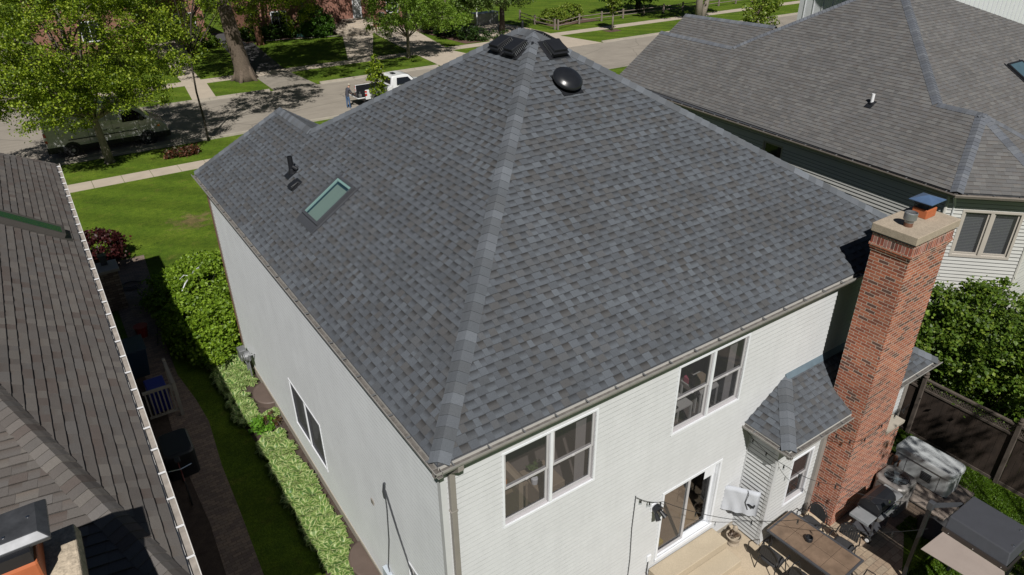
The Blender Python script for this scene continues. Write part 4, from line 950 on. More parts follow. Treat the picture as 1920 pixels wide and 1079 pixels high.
tree('young_tree', 'narrow bright green sapling growing at the kerb in front of the white pickup', 'tree', (17.35, 41.0, 0), [(17.35, 41.0, 0, .06), (17.38, 41.0, 1.5, .045), (17.3, 41.0, 3.0, .03), (17.35, 41.0, 4.1, .012)],
     [(17.35, 41, 2.3, .78, .7, 1.25), (17.3, 41, 3.4, .42, .42, .8)], 75, 26, .20, .12, G1, bark='bark_dark', limbs=20, hollow=.2)
tree('old_tree', 'massive old tree with a thick furrowed trunk on the far verge', 'tree', (11.9, 57.3, 0), [(12.1, 57.3, -.05, .98), (12.05, 57.3, .5, .80), (12.0, 57.3, 1.4, .70), (11.8, 57.3, 3., .66), (11.6, 57.3, 5, .60), (11.4, 57.2, 8, .45), (11.2, 57, 12, .3), (11.2, 57, 17, .12)],
     [(11, 55.5, 13, 7.5, 7.5, 5), (14.5, 50.5, 11.5, 5, 5, 3), (10.2, 60.0, 4.6, 5.0, 2.2, 2.0), (16.5, 60.5, 4.9, 3.4, 2.4, 1.9), (20.5, 62, 7, 3.5, 3, 2.6), (17, 58, 9, 4, 4, 3), (8.3, 56.5, 5.6, 3.0, 2.4, 1.5), (14.6, 56.5, 5.6, 2.6, 2.2, 1.2), (18, 55, 12.5, 8, 6, 3.5), (6, 60, 11, 6, 6, 3.5), (23, 60, 12, 6, 5, 3), (16, 46.5, 12.5, 6.5, 3.6, 2.2), (22.5, 49, 12, 4.5, 3.2, 2)], 1350, 66, .62, .14, G1, limbs=36, lr=.07, imin=5)
tree('yard_tree', 'reddish trunked tree in the front garden left of the red brick house', 'tree', (18.2, 73.2, 0), [(18.2, 73.2, 0, .42), (18.1, 73.2, 2, .34), (18, 73.2, 5, .26), (18, 73, 9, .12)],
     [(18.5, 71, 9, 6, 5, 3.4), (14.8, 72.5, 4.6, 2.6, 2, 1.6), (21.2, 72.0, 4.9, 2.4, 2, 1.5), (26, 72, 9.5, 5, 4, 3)], 520, 60, .6, .15, G1, bark='rust', limbs=26, lr=.07)
tree('yard_tree', 'leafy tree before the dark brick house, behind the big maple', 'tree', (3.2, 69.0, 0), [(3.2, 69, 0, .36), (3.2, 69, 2, .3), (3.2, 69, 5, .22), (3.2, 69, 9, .1)],
     [(3.5, 68, 8.5, 6.5, 5, 3.8), (8, 70, 7.5, 3.6, 3, 2.4)], 420, 60, .6, .15, G2, bark='bark_dark', limbs=26, lr=.07)
tree('garden_tree', 'open crowned garden tree whose shade dapples the generator and the dark fence', 'tree', (9.6, -12.0, 0), [(9.6, -12, 0, .22), (9.6, -12, 3, .18), (9.5, -11.5, 6, .13), (9.3, -10.8, 9, .06)],
     [(9.9, -8.5, 9.2, 1.9, 1.4, 1.2), (11.7, -8.9, 9.3, 1.5, 1.2, 1.0)], 34, 60, .42, .11, G2, limbs=26)
tree('pear_tree', 'round pear tree on the far verge casting its shadow on the pale driveway', 'tree', (27.9, 57.2, 0), [(27.9, 57.2, 0, .21), (27.9, 57.2, .9, .155), (27.95, 57.2, 1.9, .15), (28.0, 57.2, 3.2, .12), (28.1, 57.2, 5.0, .08), (28.1, 57.2, 7, .03)],
     [(28.2, 57.3, 4.9, 4.3, 4.2, 2.2), (25.4, 56.8, 3.5, 2.0, 2.2, 1.1), (31.2, 57.2, 3.6, 2.4, 2.4, 1.2), (28, 57.3, 6.4, 3, 3, 1.8)], 480, 80, .46, .105, G2, bark='bark_light', limbs=34)
tree('shade_tree', 'dark trunked tree behind the roof peak with pale glossy leaves', 'tree', (43.0, 63.4, 0), [(43.0, 63.4, 0, .36), (43.0, 63.4, 1.5, .31), (43.0, 63.4, 3, .26), (43.2, 63.4, 5, .18), (43.2, 63.4, 8, .06)],
     [(42.0, 63.5, 5.3, 5.2, 4, 2.6), (47.3, 64.2, 4.4, 2.6, 2.5, 2.0), (38.5, 63.5, 4.0, 2.4, 2.4, 1.6)], 380, 42, .5, .18, [(.10, .165, .035), (.14, .21, .06), (.07, .12, .02), (.20, .26, .10)], bark='bark_dark', limbs=30)
tree('shade_tree', 'leafy tree between the two driveways right of the pear tree', 'tree', (37.6, 66.8, 0), [(37.6, 66.8, 0, .2), (37.6, 66.8, 2, .16), (37.6, 66.8, 5, .06)],
     [(37.4, 66.6, 3.6, 3.2, 3.0, 2.2), (36.5, 63.0, 1.9, 2.0, 2.2, 1.4)], 230, 42, .48, .17, G2, limbs=22)
tree('twin_trunk_tree', 'tall twin trunked tree on the verge beyond the right neighbour roof', 'tree', (67.6, 56.0, 0), [(67.3, 56.0, 0, .5), (67.2, 56.0, 2.5, .42), (66.9, 56.0, 6, .32), (66.8, 56.0, 12, .1)],
     [(66, 56, 9.5, 6, 5, 3.4), (70, 57, 8.5, 4, 4, 2.6)], 320, 40, .7, .22, G3, bark='bark_light', limbs=26)
t2 = [o for o in COL.objects if o.name.startswith('twin_trunk_tree')][0]
b = MB(); b.tube([(68.2, 56.3, -.05), (68.7, 56.3, 1.5), (69.3, 56.3, 4), (69.6, 56.3, 8), (69.8, 56.3, 11)], [.42, .33, .28, .2, .08], 10); b.build('trunk', M['bark_light'], t2, smooth=True, uv=False)
tree('dark_tree', 'dark spreading tree inside the park behind the rail fence', 'tree', (66.5, 66.0, 0), [(66.5, 66, 0, .4), (66.5, 66, 2.5, .33), (66.5, 66, 6, .15)],
     [(66.5, 66, 3.9, 5.4, 3.6, 2.6), (62.0, 66, 3.2, 2.6, 2.4, 1.6)], 320, 44, .6, .2, [(.025, .06, .010), (.035, .08, .014), (.05, .10, .02)], bark='bark_dark', limbs=20)
tree('columnar_maple', 'narrow upright street maple on a mulch ring in the far verge', 'tree', (54.0, 56.9, 0), [(54, 56.9, 0, .12), (54, 56.9, 1.4, .10), (54, 56.9, 4, .05)],
     [(54.1, 56.9, 3.9, .85, .85, 2.1)], 130, 34, .26, .15, GY, bark='bark_light', limbs=12, hollow=.3)
tree('leaning_willow', 'yellow green feathery small tree beside the blue shaded wall, top right', 'tree', (61.5, 43.0, 0), [(61.5, 43.0, 0, .14), (61.6, 43, 1.2, .10), (62.0, 43, 3, .06), (62.4, 43, 4.6, .03)],
     [(61.9, 42.8, 2.6, 2.3, 1.7, 1.9), (63.4, 43, 4.4, 2.0, 1.8, 1.6), (60.3, 42.6, 1.2, 1.3, 1.2, .8)], 170, 36, .36, .17, GY, bark='bark', limbs=26, hollow=.15)

def shrub(name, label, base, ells, nc, per, cr, leaf, cols, group=None, cat='shrub', stems=14, hollow=.6, mulch=None):
    t = thing(name, label, cat, base, group); P, C = clumps(ells, nc, per, cr, hollow); P[:, 2] = np.maximum(P[:, 2], .03)
    b = MB()
    for k in range(stems):
        c = C[rng.integers(0, len(C))]; s = Vector((base[0]+random.uniform(-.2, .2), base[1]+random.uniform(-.2, .2), 0)); m = s.lerp(Vector(c), .5)+Vector((0, 0, .1)); b.tube([s, m, c], [.025, .018, .006], 4)
    b.build('stem', M['bark_dark'], t, uv=False); leaves('foliage', t, P, leaf, cols, M['leaf']); return t
shrub('round_shrub', 'dense rounded shrub beside the front steps of the red brick house', (24.9, 74.4, 0), [(24.9, 74.4, 1.6, 2.0, 1.5, 1.7), (25.2, 74.2, .8, 1.9, 1.5, 1.0)], 260, 40, .32, .14, [(.05, .12, .012), (.07, .155, .018), (.035, .085, .01)])
for (x, y, r, lab) in ((17.9, 76.2, 1.1, 'low dark shrub left of the brick house by the dark driveway'), (20.3, 76.0, 1.2, 'dark green shrub under the left window of the red brick house'), (22.2, 75.8, 1.0, 'small dark shrub between the window bushes and the round shrub')):
    shrub('foundation_shrub', lab, (x, y, 0), [(x, y, .7, r, .9, .85)], 60, 36, .28, .13, G3, group='shrubs along the brick house')
shrub('hedge_shrub', 'left of two clipped bright green bushes behind the rail fence', (51.6, 65.2, 0), [(51.6, 65.2, .85, 1.7, 1.3, .95)], 130, 44, .26, .13, GY, group='clipped bushes behind the rail fence')
shrub('hedge_shrub', 'right of two clipped bright green bushes behind the rail fence', (54.6, 65.6, 0), [(54.6, 65.6, 1.0, 1.9, 1.3, 1.1)], 150, 44, .26, .13, GY, group='clipped bushes behind the rail fence')
shrub('bush_row', 'dark bushes bordering the pale driveway behind the pear tree', (35.9, 70, 0), [(37.2, 72, .8, 1.6, 2.4, 1.1), (38.2, 62.0, .6, 1.6, 1.6, .8), (37.0, 66, .8, 1.2, 2.4, 1.0), (40.0, 60.6, .45, 2.2, .8, .6)], 200, 40, .34, .15, [(.02, .045, .010), (.035, .07, .014), (.05, .09, .02)])
shrub('porch_shrub', 'low sunlit shrub before the dark brick house across the street', (12.6, 75.6, 0), [(12.6, 75.6, .6, 1.9, 1.0, .7)], 90, 36, .3, .14, G2)
shrub('japanese_maple', 'dark red leafed shrub by the corner of the left neighbour roof', (-3.1, 25.3, 0), [(-3.1, 25.3, .75, 1.0, 1.2, .75)], 90, 40, .22, .10, [(.05, .012, .014), (.075, .016, .016), (.035, .010, .010)])
shrub('strip_shrub', 'low rust red groundcover clump on the grass strip by the van', (3.0, 38.9, 0), [(3.0, 38.9, .22, 1.1, .45, .22)], 50, 34, .2, .12, [(.16, .06, .03), (.10, .04, .025), (.06, .05, .02)])
# big spreading shrub against the front corner of the main house
shrub('spreading_shrub', 'broad bright green spreading shrub against the left wall at the front corner', (-.9, 18, 0),
      [(-.95, 17.6, .55, 1.15, 3.6, .75), (-.45, 15.9, .6, .85, 1.5, .8), (-.3, 19.5, .6, 1.1, 2.2, .75), (.3, 20.8, .5, 1.1, 1.4, .6), (-1.3, 20.0, .4, .9, 1.7, .55)], 620, 60, .24, .085,
      [(.165, .27, .018), (.20, .31, .025), (.13, .215, .014), (.23, .34, .035), (.09, .16, .012)], stems=40, hollow=.75)
b = MB(); b.tube([(.0, 19.9, 1.25), (-.35, 19.4, 1.35), (-.55, 19.2, 1.28), (-.85, 18.6, 1.32), (-1.05, 18.3, 1.2)], [.03, .035, .03, .025, .012], 5)
b.tube([(-.55, 19.2, 1.28), (-.75, 19.25, 1.36), (-.95, 19.1, 1.3)], [.018, .015, .006], 4); tag(b.build('dead_branch', M['pvc'], None), 'bare white dead branch lying on top of the spreading shrub', 'branch')
# big broadleaf bush behind the fence, right edge
def bigbush():
    el = [(16.6, .6, 2.2, 1.5, 1.3, 1.6), (17.8, -.6, 2.3, 1.6, 1.4, 1.7), (16.3, -1.9, 2.2, 1.3, 1.6, 1.6), (17.8, -2.7, 2.2, 1.7, 1.5, 1.6), (16.1, -3.6, 2.0, 1.0, 1.2, 1.4), (15.9, -.4, 1.7, .8, 1.2, 1.2), (19.2, -1.6, 1.9, 1.3, 1.5, 1.3), (17.0, -4.6, 2.0, 1.3, 1.3, 1.5), (15.75, 1.6, 1.6, .7, .9, 1.2)]
    shrub('lilac_bush', 'big broadleaf bush crowding over the dark fence in front of the angled bay', (17, -1.5, 0), el, 900, 85, .28, .082,
          [(.095, .165, .020), (.12, .195, .026), (.07, .125, .015), (.05, .09, .012), (.19, .26, .035), (.11, .18, .02)], stems=40, hollow=.72)
bigbush()
# variegated hostas: five shapes, then copies
HC = {'c': [(.10, .19, .04), (.13, .22, .05), (.08, .16, .035)], 'e': [(.36, .43, .17), (.30, .38, .13), (.42, .48, .22)]}
hm = leaf_mat('hosta_leaf', .25, .4)
def hosta(seed, label):
    r = random.Random(seed); b = MB(); n = 44
    for k in range(n):
        a = k*2.4+r.uniform(-.3, .3); L = r.uniform(.16, .29); Wd = L*r.uniform(.25, .33); el = r.uniform(.25, 1.15); h0_ = r.uniform(.04, .12)
        d = Vector((math.cos(a), math.sin(a), 0)); s = Vector((-math.sin(a), math.cos(a), 0)); pts = []
        for i in range(6):
            t = i/5; w = Wd*math.sin(math.pi*min(1, t*.92+.08))**.8*(1-.15*t)
            c = d*(.04+L*t*math.cos(el*.8))+Vector((0, 0, h0_+L*math.sin(el)*t-.30*L*t*t*1.6))
            pts.append((c, w))
        cc = r.choice(HC['c']); ce = r.choice(HC['e'])
        for (c0, w0), (c1, w1) in zip(pts[:-1], pts[1:]):
            for sgn in (-1, 1):
                up = Vector((0, 0, .35))
                m0 = c0; m1 = c1; i0 = c0+s*sgn*w0*.55+up*w0*.3; i1 = c1+s*sgn*w1*.55+up*w1*.3; o0 = c0+s*sgn*w0+up*w0*.42; o1 = c1+s*sgn*w1+up*w1*.42
                b.col = cc; b.poly([m0, i0, i1, m1]); b.col = ce; b.poly([i0, o0, o1, i1])
    t = thing('hosta', label, 'hosta', (0, 0, 0), 'variegated hostas along the left wall', world=False); b.build('leaf_rosette', hm, t, uv=False); return t
HL = 'white edged green hosta in the dense row along the left wall'
hp = [hosta(i, HL) for i in range(5)]; used = [False]*5; rr = random.Random(4)
spots = []
y = 3.0
while y < 14.7:
    if not (9.85 < y < 10.75):
        xs = (-.24, -.52, -.80, -1.05) if y > 10.7 else (-.38, -.62, -.84)
        for x in xs:
            if x > -.55 and (11.1 < y < 12.6 or y < 4.8): continue
            spots.append((x+rr.uniform(-.08, .08)-(.1 if y > 12.5 else 0), y+rr.uniform(-.09, .09)))
    y += .28
for k, (x, y) in enumerate(spots):
    i = k % 5
    if not used[i]: used[i] = True; o = hp[i]; o.location = (x, y, 0); o.rotation_euler = (0, 0, rr.uniform(0, 6.28))
    else: dup(hp[i], (x, y, 0), rr.uniform(0, 6.28), scale=(rr.uniform(.85, 1.15),)*3)
shrub('green_shrub', 'small plain green plant filling the gap in the hosta row', (-.62, 10.3, 0), [(-.68, 10.35, .16, .32, .34, .2)], 26, 30, .11, .075, [(.10, .24, .02), (.13, .28, .025)], stems=4)
shrub('rust_plant', 'reddish brown seedling clump by the foundation beside the hostas', (-.32, 10.15, 0), [(-.36, 10.55, .12, .24, .3, .14)], 14, 26, .1, .06, [(.12, .06, .03), (.09, .07, .03)], stems=4)
for (x, y, lab) in ((-.30, 11.85, 'brown round window well cover beside the gas meter'), (-.30, 4.1, 'brown round window well cover below the small side window')):
    b = MB(); ring = [(-.05+.0*k, 0) for k in range(1)]
    pts = [(-.035+(-.47)*math.sin(math.pi*k/14), y+.62*math.cos(math.pi*k/14)) for k in range(15)]
    b.loft([[(*p, .0) for p in pts], [(*p, .16) for p in pts], [(-.035+(p[0]+.035)*.93, y+(p[1]-y)*.95, .185) for p in pts]], True)
    tag(b.build('window_well_cover', mat('brown_cover', (.115, .085, .07), .6, .15, 3), None), lab, 'cover', 'window well covers along the left wall')
# lawn stuff: grass blades where the lawn is close
def blades(name, polys, n, h, cols):
    P = []
    for (x0, x1, y0, y1) in polys:
        k = int(n*(x1-x0)*(y1-y0)/sum((a[1]-a[0])*(a[3]-a[2]) for a in polys)); P.append(np.stack([rng.uniform(x0, x1, k), rng.uniform(y0, y1, k), rng.uniform(.005, h, k)], 1))
    o = leaves(name, None, np.concatenate(P), .030, cols, M['leaf'], up=-.3, asp=2.2); tag(o, None, None, None, 'stuff'); return o
# ================================================================ vehicles, person, garden things
def wheel(parent, x, y, z, r, w, sgn, hub):
    b = MB(); b.M = Matrix.Translation((x, y, z)) @ Matrix.Rotation(R(90)*sgn, 4, 'X')
    b.lathe([(r*.62, -w/2), (r*.95, -w/2), (r, -w/2+.03), (r, w/2-.03), (r*.95, w/2), (r*.62, w/2)], (0, 0, 0), 24)
    t = b.build('wheel', M['rubber'], parent)
    b = MB(); b.M = Matrix.Translation((x, y, z)) @ Matrix.Rotation(R(90)*sgn, 4, 'X')
    b.lathe([(r*.63, w/2-.02), (r*.60, w/2+.004), (r*.5, w/2-.03), (r*.3, w/2-.02), (r*.26, w/2+.01), (.01, w/2+.012)], (0, 0, 0), 20); b.build('rim', hub, t, smooth=False)
def side_shell(b, prof, yc, wf, roundn=4):
    """closed side profile (x, z) lofted across y with a rounded shoulder; wf(z) = half width"""
    n = len(prof); mx = sum(p[0] for p in prof)/n; mz = sum(p[1] for p in prof)/n
    rings = []
    for s, kk, inset_ in ((-1, 1.0, .05), (-1, .93, 0.0), (1, .93, 0.0), (1, 1.0, .05)):
        ring = []
        for x, z in prof:
            dx, dz = x-mx, z-mz; L = math.hypot(dx, dz); f = 1-inset_*1.2/max(L, .3)
            ring.append((mx+dx*f, yc+s*wf(z)*kk*(1. if inset_ else 1.0), mz+dz*f))
        rings.append(ring)
    b.loft(rings, True)
# --- van: nose at +x
VX, VY0, VY1 = -3.80, 42.55, 44.85; yc = (VY0+VY1)/2
van_paint = mat('van_paint', (.42, .42, .42), .32, .06, 1.5, metal=.35, coat=.6); vt = thing('cargo_van', 'grey green high roof cargo van parked at the kerb under the maple', 'van', (-.2, yc, 0))
def vw(z): return 1.15 if z < 1.5 else 1.15-.20*(z-1.5)/1.5
prof = [(0, .42), (0, 1.3), (.04, 2.2), (.12, 2.78), (.35, 2.88), (1.6, 2.93), (3.6, 2.93), (4.5, 2.87), (5.0, 2.68), (5.35, 2.35), (5.95, 1.68), (6.35, 1.42), (6.72, 1.25), (6.88, 1.02), (6.92, .62), (6.85, .40), (6.25, .34), (.3, .36)]
b = MB(); side_shell(b, [(VX+x, z) for x, z in prof], yc, vw); b.build('body', van_paint, vt, bevel=.02)
b = MB(); b.box(VX-.03, VX+.9, VY0-.012, VY1+.012, .36, .72); b.box(VX+1.75, VX+5.2, VY0-.014, VY0+.02, .34, .66); b.box(VX+6.0, VX+6.96, VY0-.010, VY1+.010, .34, .70); b.box(VX+1.2, VX+5.1, VY0-.016, VY0, 1.02, 1.07)
b.build('lower_cladding', M['black_plastic'], vt, bevel=.015)
def sidepanel(mb, pts, y, off):
    mb.poly([(x, y(z)-off, z) for x, z in pts])
ys = lambda z: yc-vw(z)*1.0
g = MB(); sidepanel(g, [(VX+4.35, 1.62), (VX+5.78, 1.62), (VX+5.35, 2.12), (VX+5.1, 2.28), (VX+4.45, 2.28)], ys, .012); g.build('side_window', M['vehicle_glass'], vt, uv=False)
g = MB(); q = [(VX+5.98, 1.72), (VX+5.28, 2.50)]
g.poly([(q[0][0]+.02, yc-.98, q[0][1]+.02), (q[0][0]+.02, yc+.98, q[0][1]+.02), (q[1][0]+.02, yc+.84, q[1][1]+.02), (q[1][0]+.02, yc-.84, q[1][1]+.02)]); g.build('windscreen', M['vehicle_glass'], vt, uv=False)
red = mat('red_lamp', (.45, .015, .012), .25, .05, coat=.5); amb = mat('amber_lamp', (.7, .22, .03), .25, .05); clr = mat('clear_lamp', (.6, .6, .6), .15, .05)
g = MB(); g.box(VX-.02, VX+.12, VY0-.015, VY0+.10, 1.02, 1.62); lo = g.build('tail_light', red, vt, bevel=.02); g = MB(); g.box(VX-.025, VX+.125, VY0-.02, VY0+.05, 1.20, 1.38); g.build('lamp_lens', clr, lo)
g = MB(); g.hexa([(VX+6.30, VY0-.01, 1.0), (VX+6.80, VY0+.08, .98), (VX+6.80, VY0+.3, .98), (VX+6.3, VY0+.2, 1.), (VX+6.25, VY0-.006, 1.28), (VX+6.6, VY0+.12, 1.30), (VX+6.6, VY0+.3, 1.30), (VX+6.25, VY0+.2, 1.28)]); lo = g.build('headlight', clr, vt)
g = MB(); g.box(VX+6.27, VX+6.42, VY0-.02, VY0+.05, 1.04, 1.16); g.build('turn_signal', amb, lo)
g = MB(); g.box(VX+5.35, VX+5.55, VY0-.30, VY0-.02, 1.62, 1.95); g.build('mirror', M['black_plastic'], vt, bevel=.03)
g = MB()
for x0 in (3.2, 3.9): g.box(VX+x0, VX+x0+.22, VY0-.02, VY0, 1.30, 1.34)
g.build('door_handle', M['black_plastic'], vt)
for x0 in (2.35, 3.75, 5.25): g = MB(); g.box(VX+x0, VX+x0+.012, VY0-.006, VY0+.004, .68, 2.1); g.build('door_seam', M['black_metal'], vt)
for x0 in (1.32, 5.62):
    b = MB(); b.cyl((VX+x0, VY0-.013, .42), (VX+x0, VY0+.05, .42), .50, n=28); b.build('wheel_arch', M['black_plastic'], vt)
    wheel(vt, VX+x0, VY0+.12, .40, .40, .28, 1, M['grey_metal']); wheel(vt, VX+x0, VY1-.12, .40, .40, .28, -1, M['grey_metal'])
# --- pickup: tail at -x
white = mat('white_paint', (.66, .67, .68), .3, .03, coat=.6)
PX, PY0, PY1 = 17.05, 42.75, 44.75; pc = (PY0+PY1)/2; pt_ = thing('pickup_truck', 'white pickup truck with its tailgate down beside the standing man', 'truck', (20, pc, 0))
b = MB()
b.box(PX, PX+2.2, PY0, PY0+.10, .5, 1.22); b.box(PX, PX+2.2, PY1-.10, PY1, .5, 1.22); b.box(PX+2.1, PX+2.2, PY0+.1, PY1-.1, .5, 1.24); b.box(PX+.02, PX+2.1, PY0+.1, PY1-.1, .5, .72)
bo = b.build('bed', white, pt_, bevel=.03)
b = MB(); b.box(PX+.03, PX+2.1, PY0+.102, PY0+.12, .72, 1.20); b.box(PX+.03, PX+2.1, PY1-.12, PY1-.102, .72, 1.20); b.box(PX+2.08, PX+2.098, PY0+.12, PY1-.12, .72, 1.20); b.box(PX-.02, PX+2.08, PY0+.12, PY1-.12, .721, .745); b.build('bed_liner', M['black_plastic'], bo)
cab = [(2.2, .45), (2.2, 1.25), (2.32, 1.78), (2.45, 1.88), (3.4, 1.92), (3.75, 1.86), (4.35, 1.28), (5.3, 1.15), (5.55, .95), (5.58, .45)]
def pw(z): return 1.0 if z < 1.2 else 1.0-.22*(z-1.2)/.7
b = MB(); side_shell(b, [(PX+x, z) for x, z in cab], pc, pw); b.build('cab', white, pt_, bevel=.03)
g = MB(); ysp = lambda z: pc-pw(z); sidepanel(g, [(PX+2.62, 1.26), (PX+4.05, 1.26), (PX+3.66, 1.72), (PX+2.72, 1.74)], ysp, .012); g.build('side_window', M['vehicle_glass'], pt_, uv=False)
g = MB(); g.poly([(PX+2.19, pc-.72, 1.32), (PX+2.19, pc+.72, 1.32), (PX+2.30, pc+.66, 1.74), (PX+2.30, pc-.66, 1.74)]); g.build('rear_window', M['vehicle_glass'], pt_, uv=False)
g = MB(); g.poly([(PX+4.38, pc-.85, 1.32), (PX+4.38, pc+.85, 1.32), (PX+3.80, pc+.72, 1.86), (PX+3.80, pc-.72, 1.86)]); g.build('windscreen', M['vehicle_glass'], pt_, uv=False)
g = MB(); g.box(PX+2.65, PX+2.95, pc-.25, pc+.25, 1.92, 1.97); g.build('roof_light', M['black_plastic'], pt_, bevel=.02)
b = MB(); b.box(PX-.62, PX-.02, PY0+.12, PY1-.12, .60, .68); gt = b.build('tailgate', white, pt_, bevel=.02)
b = MB(); b.box(PX-.58, PX-.02, PY0+.16, PY1-.16, .681, .70); b.build('tailgate_liner', M['black_plastic'], gt)
b = MB(); b.box(PX-.10, PX, PY0+.05, PY1-.05, .35, .55); b.build('bumper', M['black_plastic'], pt_, bevel=.02)
for yy in (PY0-.01, PY1-.07):
    g = MB(); g.box(PX-.02, PX+.12, yy, yy+.08, .78, 1.16); lo = g.build('tail_light', red, pt_, bevel=.01); g = MB(); g.box(PX-.025, PX+.10, yy-.004, yy+.07, .95, 1.03); g.build('lamp_lens', clr, lo)
for x0 in (1.05, 4.6):
    b = MB(); b.cyl((PX+x0, PY0-.012, .40), (PX+x0, PY0+.04, .40), .45, n=24); b.build('wheel_arch', M['black_plastic'], pt_)
    wheel(pt_, PX+x0, PY0+.12, .37, .37, .24, 1, M['grey_metal']); wheel(pt_, PX+x0, PY1-.12, .37, .37, .24, -1, M['grey_metal'])
b = MB(); b.box(PX+.5, PX+1.1, pc-.5, pc+.1, .75, .95); tag(b.build('tool_case', M['dark_grey_metal'], None, bevel=.02), 'dark equipment case lying in the bed of the white pickup', 'case')
b = MB(); b.box(PX-.38, PX-.18, PY0+.30, PY0+.50, .70, .88); b.lathe([(.02, .88), (.02, 1.02), (.035, 1.03), (.035, 1.06)], (PX-.28, PY0+.4, 0), 10); tag(b.build('camera_gear', M['grey_metal'], None, bevel=.01), 'small grey gadget on the open tailgate in front of the man', 'gadget')
# --- man beside the tailgate
def person(loc, rz):
    t = thing('person', 'grey haired man in dark grey jacket and blue jeans leaning over the open tailgate', 'person', loc)
    V = [(0, 0, .93), (0, .02, 1.12), (.06, .0, 1.32), (.13, 0, 1.46), (.19, 0, 1.54), (.25, 0, 1.63), (.27, 0, 1.71),
         (-.0, .10, .86), (-.02, .11, .50), (-.05, .12, .09), (.12, .13, .03), (.0, -.10, .86), (.04, -.11, .50), (.03, -.12, .09), (.20, -.13, .03),
         (.10, .19, 1.42), (.20, .25, 1.18), (.42, .20, 1.02), (.50, .17, 1.0), (.10, -.19, 1.42), (.22, -.25, 1.18), (.44, -.18, 1.02), (.52, -.15, 1.0)]
    Ed = [(0, 1), (1, 2), (2, 3), (3, 4), (4, 5), (5, 6), (0, 7), (7, 8), (8, 9), (9, 10), (0, 11), (11, 12), (12, 13), (13, 14), (3, 15), (15, 16), (16, 17), (17, 18), (3, 19), (19, 20), (20, 21), (21, 22)]
    rad = [.145, .14, .155, .15, .055, .095, .075, .095, .068, .048, .04, .095, .068, .048, .04, .07, .055, .04, .03, .07, .055, .04, .03]
    # fingers
    for hi, sy in ((18, 1), (22, -1)):
        hx, hy, hz = V[hi]
        for k in range(4):
            a = len(V); V.append((hx+.05, hy+(k-1.5)*.018, hz-.005)); V.append((hx+.085-.008*abs(k-1.5), hy+(k-1.5)*.020, hz-.035)); rad += [.010, .008]; Ed += [(hi, a), (a, a+1)]
        a = len(V); V.append((hx+.02, hy-sy*.04, hz-.01)); V.append((hx+.05, hy-sy*.055, hz-.03)); rad += [.011, .009]; Ed += [(hi, a), (a, a+1)]
    me = bpy.data.meshes.new('tmp'); me.from_pydata(V, Ed, []); o = bpy.data.objects.new('tmp', me); COL.objects.link(o)
    sk_ = o.modifiers.new('s', 'SKIN'); su = o.modifiers.new('u', 'SUBSURF'); su.levels = 1; su.render_levels = 1
    for i, v in enumerate(me.skin_vertices[0].data): v.radius = (rad[i], rad[i]); v.use_root = (i == 0)
    dg = bpy.context.evaluated_depsgraph_get(); ev = o.evaluated_get(dg); m2 = bpy.data.meshes.new_from_object(ev); bpy.data.objects.remove(o)
    for mm in (mat('jacket', (.055, .055, .07), .9, .1), mat('jeans', (.06, .115, .22), .9, .15, 8), mat('skin', (.42, .24, .17), .6, .05), mat('shoes', (.5, .5, .5), .7, .1)): m2.materials.append(mm)
    for p in m2.polygons:
        c = p.center; p.material_index = 1 if c.z < .94 else 0; p.use_smooth = True
        if c.z < .07: p.material_index = 3
        if c.z > 1.53 and c.x > .12 or c.x > .44: p.material_index = 2
    b = bpy.data.objects.new('body', m2); COL.objects.link(b); b.parent = t
    h = MB(); c0 = Vector((.262, 0, 1.70)); 
    rings = []
    for k in range(6):
        ph = k/5*R(95); rr_ = .108*math.sin(max(ph, .05)); zz = .112*math.cos(ph)
        rings.append([(c0.x-.012+rr_*math.cos(a)*(1.0 if math.cos(a) < .3 else .8), c0.y+rr_*math.sin(a), c0.z+zz) for a in [2*math.pi*i/16 for i in range(16)]])
    h.loft(rings, True); ho = h.build('hair', mat('hair', (.36, .33, .27), .9, .15, 20), None, smooth=True, uv=False); ho.parent = t
    f = MB(); f.cyl((.345, 0, 1.69), (.372, 0, 1.675), .014, .009, 6)
    for s in (-1, 1): f.cyl((.333, s*.033, 1.715), (.345, s*.033, 1.713), .010, n=6); f.cyl((.25, s*.088, 1.69), (.25, s*.102, 1.69), .022, .018, 8)
    f.box(.325, .338, -.025, .025, 1.645, 1.652)
    fo = f.build('face', m2.materials[2], None, uv=False); fo.parent = t
    t.rotation_euler = (0, 0, rz); LOC.pop(t.name, None); return t
person((15.72, 43.05, 0.0), R(12))

# --- split rail fence
def rails(label, pts, h=1.15):
    t = thing('rail_fence', label, 'fence', (*pts[0], 0))
    for (x, y) in pts:
        b = MB(); b.box(x-.09, x+.09, y-.09, y+.09, 0, h+random.uniform(-.03, .05)); b.build('post', M['wood_grey'], t, bevel=.015)
    for (x0, y0), (x1, y1) in zip(pts[:-1], pts[1:]):
        for z in (.45, .88):
            b = MB(); b.tube([(x0, y0, z+random.uniform(-.03, .03)), ((x0+x1)/2, (y0+y1)/2, z-.02), (x1, y1, z+random.uniform(-.03, .03))], .055, 5); b.build('rail', M['wood_grey'], t, uv=False)
rails('weathered split rail fence running along the far sidewalk in front of the park', [(49.3, 61.1)]+[(54.0+3.6*k, 63.0+.03*k) for k in range(12)])
rails('short weathered split rail fence running back along the pale driveway', [(49.2, 61.6), (49.5, 66.0), (50.4, 70.5)])
sheet('mulch_bed', [[(50.2, 63.3), (58, 63.6), (57.5, 66.6), (50.2, 67.2)], [(36.2, 60.2), (39.1, 60.2), (40.3, 71), (37.6, 78), (35.4, 78)], [(53.2, 56.2), (54.8, 56.2), (55.2, 57.5), (53.0, 57.6)], [(17.2, 75), (27.2, 74.0), (27.2, 77.2), (17.2, 77.2)]], M['mulch'], .016)
